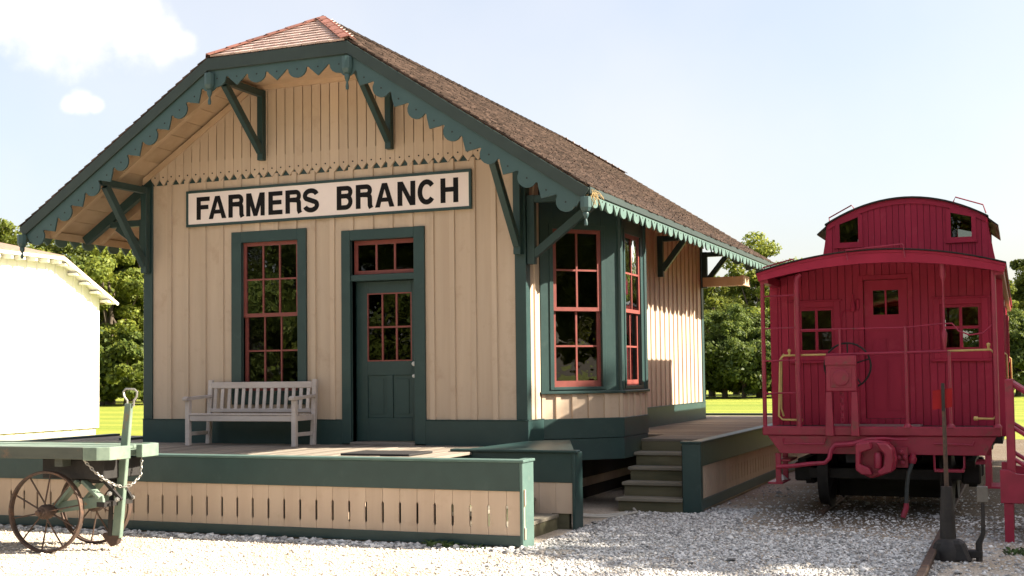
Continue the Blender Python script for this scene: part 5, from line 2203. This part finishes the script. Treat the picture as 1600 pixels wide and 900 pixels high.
for yy in (-.70, .34):
    for za in (1.63, 1.18, .86):
        m = MB()
        m.tube([(5.62, yy, za), (6.9, yy, za - .85)], .03 if za > 1.5 else .022, 8)
        m.build("hand_rail", "caboose_iron", STA, smooth=True)
    m = MB()
    m.box(6.85, 6.93, yy - .04, yy + .04, -.01, .82)
    m.build("rail_post", "caboose_iron", STA)
for k in range(3):
    m = MB()
    m.box(6.7 + k * .25, 7.0 + k * .25, -.70, .34, .38 - k * .15, .42 - k * .15)
    m.build("stair_tread", "caboose_iron", STA)
m = MB()
m.hexa([(6.7, -.75, .25), (7.55, -.75, -.01), (6.7, -.71, .25), (7.55, -.71, -.01), (6.7, -.75, .60), (7.55, -.75, .12), (6.7, -.71, .60), (7.55, -.71, .12)])
m.build("stringer", "caboose_iron", STA)

# ------------------------------------------------------------------ white building on the left
WHB = thing("white_building", "bright white board and batten building with brown roof at left edge", "building", (-24, 9.5, 0))
XW, YC0 = -19.0, 9.5
yA, yB = 2 * YC0 - 14.48, 14.48
m = MB()
m.box(XW - 12, XW - .06, yA + .06, yB - .06, 0, .36)
m.build("foundation", "concrete", WHB)
prof_w = [(yA, .36), (yB, .36), (yB, 3.98), (12.75, 4.93), (12.75, 5.22), (2 * YC0 - 12.75, 5.22), (2 * YC0 - 12.75, 4.93), (yA, 3.98)]
FWH = Fr((XW, 0, 0), (0, 1, 0), (1, 0, 0))


def wtop(y_):
    return min(5.11, 4.13 + (yB - YC0 - abs(y_ - YC0)) * .527)


nb = 28
for i in range(nb):
    a, b = yA + (yB - yA) * i / nb, yA + (yB - yA) * (i + 1) / nb
    m = MB()
    FWH.poly(m, [(a + .001, .37), (b - .001, .37), (b - .001, wtop(b)), (a + .001, wtop(a))], -.05, 0)
    m.build("board", "white_paint", WHB)
    if i:
        m = MB()
        FWH.box(m, a - .028, a + .028, .37, wtop(a) - .01, .001, .02)
        m.build("batten", "white_paint", WHB)
m = MB()
m.box(XW - 12, XW - .052, yB - .05, yB, .36, 3.95)
m.box(XW - 12, XW - .052, yA, yA + .05, .36, 3.95)
m.box(XW - 12, XW - 11.95, yA, yB, .36, 3.95)
m.build("side_wall", "white_paint", WHB)
wr0 = XW + .35                                # verge overhang
tipy, tipz = 14.83, 4.03
jy, jz = 12.63, 5.19
rz = jz + (jy - YC0) * .527
m = MB()
th_ = .07
for s in (1, -1):
    Y = lambda q: YC0 + s * (q - YC0)
    A_ = [(wr0, Y(tipy), tipz), (wr0, Y(jy), jz), (wr0 - 7.0, Y(YC0), rz), (XW - 12.5, Y(YC0), rz), (XW - 12.5, Y(tipy), tipz)]
    m.add(A_ + [(a, b, c_ - th_) for a, b, c_ in A_], [(0, 1, 2, 3, 4), (9, 8, 7, 6, 5)] + [(i, (i + 1) % 5, 5 + (i + 1) % 5, 5 + i) for i in range(5)])
B_ = [(wr0, jy, jz), (wr0, 2 * YC0 - jy, jz), (wr0 - 7.0, YC0, rz)]
m.add(B_ + [(a, b, c_ - th_) for a, b, c_ in B_], [(0, 1, 2), (5, 4, 3), (0, 1, 4, 3)])
m.build("roof", "shingle_tan", WHB)
for s in (1, -1):
    Y = lambda q: YC0 + s * (q - YC0)
    m = MB()
    m.prism([(XW - .05, Y(tipy), tipz - th_ - .004), (XW - .05, Y(jy), jz - th_ - .004), (wr0 - .01, Y(jy), jz - th_ - .004), (wr0 - .01, Y(tipy), tipz - th_ - .004)], (0, 0, -.015))
    m.build("soffit", "white_paint", WHB)
m = MB()
m.box(XW - .05, wr0 - .01, 2 * YC0 - jy, jy, jz - th_ - .025, jz - th_ - .006)
m.build("soffit", "white_paint", WHB)
m = MB()
for s in (1, -1):
    Y = lambda q: YC0 + s * (q - YC0)
    m.beam((wr0 + .01, Y(tipy + .02), tipz - .09), (wr0 + .01, Y(jy), jz - .09), .05, .075)
m.beam((wr0 + .012, jy, jz - .09), (wr0 + .012, 2 * YC0 - jy, jz - .09), .05, .075)
m.build("verge_board", "white_paint", WHB)
for i in range(16):
    y_ = jy - .12 - i * .44
    if y_ < 2 * YC0 - jy:
        break
    m = MB()
    m.beam((XW + .02, y_, jz - .17), (wr0 - .02, y_, jz - .17), .07, .12)
    m.build("lookout", "white_paint", WHB)
for i in range(5):
    t = (i + .35) / 5
    y_, z_ = jy + (tipy - jy) * t, jz + (tipz - jz) * t
    m = MB()
    m.beam((XW + .02, y_, z_ - .16), (wr0 - .02, y_, z_ - .16), .16, .07)
    m.build("lookout", "white_paint", WHB)

# ------------------------------------------------------------------ small things
m = MB()
for k in range(30):
    a = random.uniform(0, 6.28)
    p0 = Vector((XE + .03 + random.uniform(-.03, .04), YR + .07 + random.uniform(-.05, .10), 3.83 + random.uniform(-.03, .05)))
    d = Vector((math.cos(a) * .7, math.sin(a) * .7 - .2, random.uniform(-1.1, .3))).normalized()
    q = [p0 + d * (t * .085) + Vector((0, 0, -.06 * t * t)) for t in (0, .3, .6, 1)]
    m.tube(q, .0035, 4)
tag(m.build("straw_nest", "straw"), "tuft of dry straw nest stuck in roof corner above the bay", "nest")
m = MB()
pts = [(.62, -.10, .05), (.72, .02, .03), (.86, .12, .015), (1.0, .20, .012), (1.14, .42, .02), (1.22, .62, .03), (1.12, .82, .05)]
m.tube(pts, .016, 8)
m.tube([(x_ - .03, y_ + .06, z_ + .012) for x_, y_, z_ in pts[:-2]], .016, 8)
tag(m.build("cable", "cable_white", smooth=True), "loop of pale cable lying on gravel under the bay", "cable")
m = MB()
bm_ = [(0, 0, .0), (.10, .02, .0), (.14, .12, .0), (.02, .16, .0), (.03, .03, .05), (.10, .06, .07), (.09, .12, .04), (.03, .11, .09)]
m.hexa([(CX - 1.29 + a, YE + .18 + b * 2, .411 + c_) for a, b, c_ in (bm_[0], bm_[1], bm_[3], bm_[2], bm_[4], bm_[5], bm_[7], bm_[6])])
tag(m.build("plastic_bag", "bag_white", bevel=.012), "crumpled white bag on lower caboose step beside platform", "bag")


def weed(name, c, n, r, h, label):
    m = MB()
    for k in range(n):
        a = random.uniform(0, 6.28)
        q = Vector(c) + Vector((random.uniform(-r, r), random.uniform(-r * .5, r * .5), 0))
        d = Vector((math.cos(a), math.sin(a), 0))
        s_ = d.cross(Vector((0, 0, 1))) * random.uniform(.006, .014)
        hh = h * random.uniform(.4, 1)
        m.add([q - s_, q + s_, q + d * hh * .5 + s_ * .8 + Vector((0, 0, hh * .7)), q + d * hh + Vector((0, 0, hh * .8)), q + d * hh * .5 - s_ * .8 + Vector((0, 0, hh * .7))], [(0, 1, 2, 3, 4)])
    return tag(m.build(name, "weed_leaf"), label, "weed")


weed("weed", (.13, -2.80, 0), 70, .16, .09, "small green weed at foot of platform skirt, larger of the two")
weed("weed", (.52, -2.84, 0), 45, .14, .06, "low yellowish weed in gravel near the platform end post")


weed("weed", (5.85, -1.55, 0), 160, .30, .07, "thin green weeds on soil before the red stairs")
weed("weed", (6.15, -.55, 0), 120, .30, .08, "green weeds behind the red stair leg")

# ------------------------------------------------------------------ trees
def tree_meshes(seed, H, RAD, nleaf, leaf, z_low, name="crown", mt="leaf_mid", nclump=92, flat=1.0, cf=.205):
    rg = np.random.default_rng(seed)
    rr = random.Random(seed)
    tr = MB()
    top = H * .72
    path, rad = [], []
    x_ = y_ = 0
    for k in range(8):
        t = k / 7
        path.append((x_, y_, top * t))
        rad.append((.030 * H) * (1 - .82 * t) + .02)
        x_ += rr.uniform(-.12, .12)
        y_ += rr.uniform(-.12, .12)
    tr.tube(path, rad, 9)
    # clumps: irregular ellipsoid crown with lobes
    cl = []
    while len(cl) < nclump:
        v = rg.normal(size=3)
        v /= np.linalg.norm(v)
        u = rg.uniform(.35, 1.0) ** .6
        hz = (z_low + H) / 2
        hh = (H - z_low) / 2
        lob = 1 + .22 * math.sin(3 * math.atan2(v[1], v[0]) + seed) + .15 * math.sin(5 * math.atan2(v[1], v[0]) + 2 * v[2] * 3 + seed * 2)
        p = np.array([v[0] * RAD * u * lob, v[1] * RAD * u * lob, hz + v[2] * hh * u])
        tp = 1 - .30 * max(0, (p[2] - hz) / hh)
        p[0] *= tp
        p[1] *= tp
        cl.append((p, rg.uniform(.5, 1.3) * RAD * cf))
    for i in range(14):
        p, s = cl[i * len(cl) // 14]
        t0 = rr.uniform(.3, .8)
        k = int(t0 * 7)
        b0 = Vector(path[k])
        e = Vector(p)
        mid = b0.lerp(e, .5) + Vector((0, 0, -.3))
        r0 = rad[k] * .5
        tr.tube([b0, mid, e], [r0, r0 * .6, .025], 6)
    trunk = tr.mesh("trunk", "bark", smooth=True)
    cs = np.array([c_[0] for c_ in cl])
    ss = np.array([c_[1] for c_ in cl])
    idx = rg.integers(0, len(cl), nleaf)
    g = rg.normal(size=(nleaf, 3))
    g /= np.linalg.norm(g, axis=1)[:, None]
    pos = cs[idx] + g * (ss[idx] * rg.uniform(.25, 1.0, nleaf) ** .5)[:, None] * np.array([1.15, 1.15, .75 * flat])
    # drop leaves below the lowest line
    pos[:, 2] = np.maximum(pos[:, 2], z_low * .55 + rg.uniform(0, .4, nleaf))
    nrm = g * .7 + rg.normal(size=(nleaf, 3)) * .55 + np.array([0, 0, .35])
    nrm /= np.linalg.norm(nrm, axis=1)[:, None]
    a = np.cross(nrm, rg.normal(size=(nleaf, 3)))
    a /= np.linalg.norm(a, axis=1)[:, None]
    b = np.cross(nrm, a)
    sz = leaf * rg.uniform(.6, 1.35, nleaf)[:, None]
    v0 = pos - a * sz
    v1 = pos - b * sz * .55 + nrm * sz * .15
    v2 = pos + a * sz
    v3 = pos + b * sz * .55 + nrm * sz * .15
    co = np.stack([v0, v1, v2, v3], 1).reshape(-1, 3)
    me = bpy.data.meshes.new(name)
    me.vertices.add(nleaf * 4)
    me.vertices.foreach_set("co", co.ravel().astype(np.float32))
    me.loops.add(nleaf * 4)
    me.loops.foreach_set("vertex_index", np.arange(nleaf * 4, dtype=np.int32))
    me.polygons.add(nleaf)
    me.polygons.foreach_set("loop_start", (np.arange(nleaf) * 4).astype(np.int32))
    me.polygons.foreach_set("loop_total", np.full(nleaf, 4, np.int32))
    me.update()
    me.materials.append(MATS[mt])
    return trunk, me


T_ = [tree_meshes(11, 12.0, 4.2, 24000, .155, 1.6, mt="leaf_bright"),
      tree_meshes(12, 13.5, 4.8, 27000, .155, 1.4, mt="leaf_mid"),
      tree_meshes(13, 11.0, 4.6, 24000, .15, 1.0, mt="leaf_dark"),
      tree_meshes(14, 14.0, 4.0, 17000, .15, 4.0, mt="leaf_bright", nclump=46)]


T_.append(tree_meshes(21, 13.4, 5.0, 17000, .25, 2.0, mt="leaf_mid", nclump=110, cf=.27))
T_.append(tree_meshes(15, 4.2, 3.4, 9000, .15, .35, mt="leaf_dark", nclump=40))
T_.append(tree_meshes(16, 3.4, 3.0, 7000, .15, .3, mt="leaf_mid", nclump=34))


def pix_ground(px, dist):
    d = view_dir(px, 579)
    d.z = 0
    d.normalize()
    return CAM.x + d.x * dist, CAM.y + d.y * dist


def tree(k, x_, y_, sc, rot, label, group):
    t = thing("tree", label, "tree", (x_, y_, 0), group)
    for nm, me in (("trunk", T_[k][0]), ("crown", T_[k][1])):
        w = Matrix.Translation((x_, y_, 0)) @ Matrix.Rotation(rot, 4, 'Z') @ Matrix.Diagonal((sc, sc, sc, 1))
        link(bpy.data.objects.new(nm, me), t, w)
    return t


TREES = [  # variant, pixel column, distance, scale, label
    (1, -60, 96, 1.02, "tree at far left edge behind the white building"),
    (0, 20, 92, 1.04, "tree topping the left end of the white building's roof"),
    (3, 78, 104, .95, "thin tree showing through below the left eave pendant"),
    (1, 128, 98, 1.0, "tree right behind the white building's lower roof corner"),
    (0, 172, 90, .98, "bright tree in the gap between white building and depot"),
    (2, 205, 101, 1.10, "dark tree nearest the depot's left corner"),
    (2, 150, 108, 1.05, "dark tree farther back in the left gap"),
    (1, 262, 95, 1.05, "tree mostly hidden behind the depot's left corner"),
    (2, 1062, 95, .85, "tree behind the depot's far right corner"),
    (0, 1112, 90, .70, "yellow green tree just right of the depot's far corner"),
    (1, 1150, 97, .66, "tree in the middle of the gap between depot and caboose"),
    (3, 1192, 93, .82, "tallest tree in the gap between depot and caboose"),
    (0, 1210, 88, .66, "bright tree behind the caboose ladder"),
    (2, 1132, 84, .58, "low dark tree at the lawn edge in the right gap"),
    (2, 1185, 86, .56, "low dark tree at the lawn edge beside the caboose"),
    (1, 1252, 95, .74, "tree whose top shows over the caboose's left roof edge"),
    (2, 1340, 96, .85, "tree hidden behind the caboose body"),
    (0, 1565, 88, .62, "tree right of the caboose's right corner"),
    (3, 1612, 92, .60, "tree at the far right edge behind the red stairs"),
    (2, 1590, 84, .5, "low dark tree at the far right edge"),
]
for i, (k, px, ds, sc, lab) in enumerate(TREES):
    x_, y_ = pix_ground(px, ds)
    tree(k, x_, y_, sc, i * 1.7 + k, lab, "trees beyond the lawn")
for i, (px, ds, k, sc, lab) in enumerate(((1098, 84, 5, 1.0, "shrub at lawn edge touching the depot's far corner"), (1130, 86, 6, 1.0, "shrub second from the depot's far corner"), (1162, 83, 5, 1.05, "shrub in the middle of the lawn edge in the right gap"),
                                           (1192, 85, 6, 1.1, "shrub just left of the caboose ladder"), (1222, 84, 5, 1.0, "shrub behind the caboose ladder"), (1588, 84, 5, 1.0, "shrub at lawn edge seen past the caboose's right side"),
                                           (1625, 86, 6, 1.0, "shrub at lawn edge at the far right"), (160, 87, 5, 1.2, "shrub against the white building's corner"), (196, 85, 6, 1.2, "shrub in the left gap above the cart handle"), (228, 88, 5, 1.1, "shrub against the depot's left corner board"))):
    x_, y_ = pix_ground(px, ds)
    t = thing("shrub", lab, "shrub", (x_, y_, 0), "shrubs along the lawn edge")
    for nm, me in (("stem", T_[k][0]), ("crown", T_[k][1])):
        link(bpy.data.objects.new(nm, me), t, Matrix.Translation((x_, y_, 0)) @ Matrix.Rotation(i * 1.3, 4, 'Z') @ Matrix.Diagonal((sc, sc, sc, 1)))
# trees on the sunward side and behind the viewer: the shade on the gravel and the green in the transom glass come from them
for k, x_, y_, sc, ro, lab in ((4, 20.0, 6.1, 1.07, .4, "shade tree right of the picture, middle of the row"), (4, 21.0, 10.6, 1.0, 2.1, "shade tree right of the picture, far end of the row"),
                               (4, 28.0, .2, 1.1, 3.3, "shade tree right of the picture, near end of the row"), (4, 26.5, 4.0, 1.2, 1.1, "tall shade tree behind the row right of the picture"), (4, 25.0, -2.6, 1.0, 5.1, "shade tree right of the picture, nearest the viewer")):
    tree(k, x_, y_, sc, ro, lab, "trees around the yard")
for i, (x_, y_, k) in enumerate(((33, -3.5, 1), (35, -9, 0), (32, -15, 2))):  # added out of view so the bay panes mirror foliage, not bright sky
    tree(k, x_, y_, 1.1, i * 2.9, "tree far right of the picture, %s of three added to darken bay glass" % ["farthest", "middle", "nearest"][i], "trees around the yard")
for i, (px, k) in enumerate(((1690, 1), (1790, 0), (1900, 2), (2030, 1), (2170, 0), (2330, 1), (2520, 2))):  # added out of view to darken the reflection in the bay's front pane
    x_, y_ = pix_ground(px, 92 + (i % 3) * 5)
    tree(k, x_, y_, .9, i * 1.9, "tree added beyond the lawn right of the picture, number %s from the caboose" % ["one", "two", "three", "four", "five", "six", "seven"][i], "trees beyond the lawn")
for i, (x_, y_, k) in enumerate(((-17, -46, 1), (-24, -49, 0), (-31, -45, 2), (-38, -48, 0), (-45, -44, 1), (-9, -48, 2), (-1, -45, 0), (7, -47, 1), (15, -44, 2))):
    tree(k, x_, y_, 1.25, i * 2.3, ["first", "second", "third", "fourth", "fifth", "sixth", "seventh", "eighth", "ninth"][i] + " tree behind the viewer, mirrored in the depot glass", "trees around the yard")
for i, (x_, y_, k) in enumerate(((-46, -37, 5), (-38, -38, 6), (-30, -37, 5), (-22, -38, 6), (-14, -37, 5), (-6, -38, 5), (2, -37, 6), (10, -38, 5), (18, -37, 6))):  # unseen shrubs added to keep the bright lawn out of the panes' reflection
    t = thing("shrub", ["first", "second", "third", "fourth", "fifth", "sixth", "seventh", "eighth", "ninth"][i] + " shrub of the hedge added behind the viewer to darken window glass", "shrub", (x_, y_, 0), "hedge added behind the viewer")
    for nm, me in (("stem", T_[k][0]), ("crown", T_[k][1])):
        link(bpy.data.objects.new(nm, me), t, Matrix.Translation((x_, y_, 0)) @ Matrix.Rotation(i * 1.1, 4, 'Z') @ Matrix.Diagonal((1.6, 1.6, 1.6, 1)))
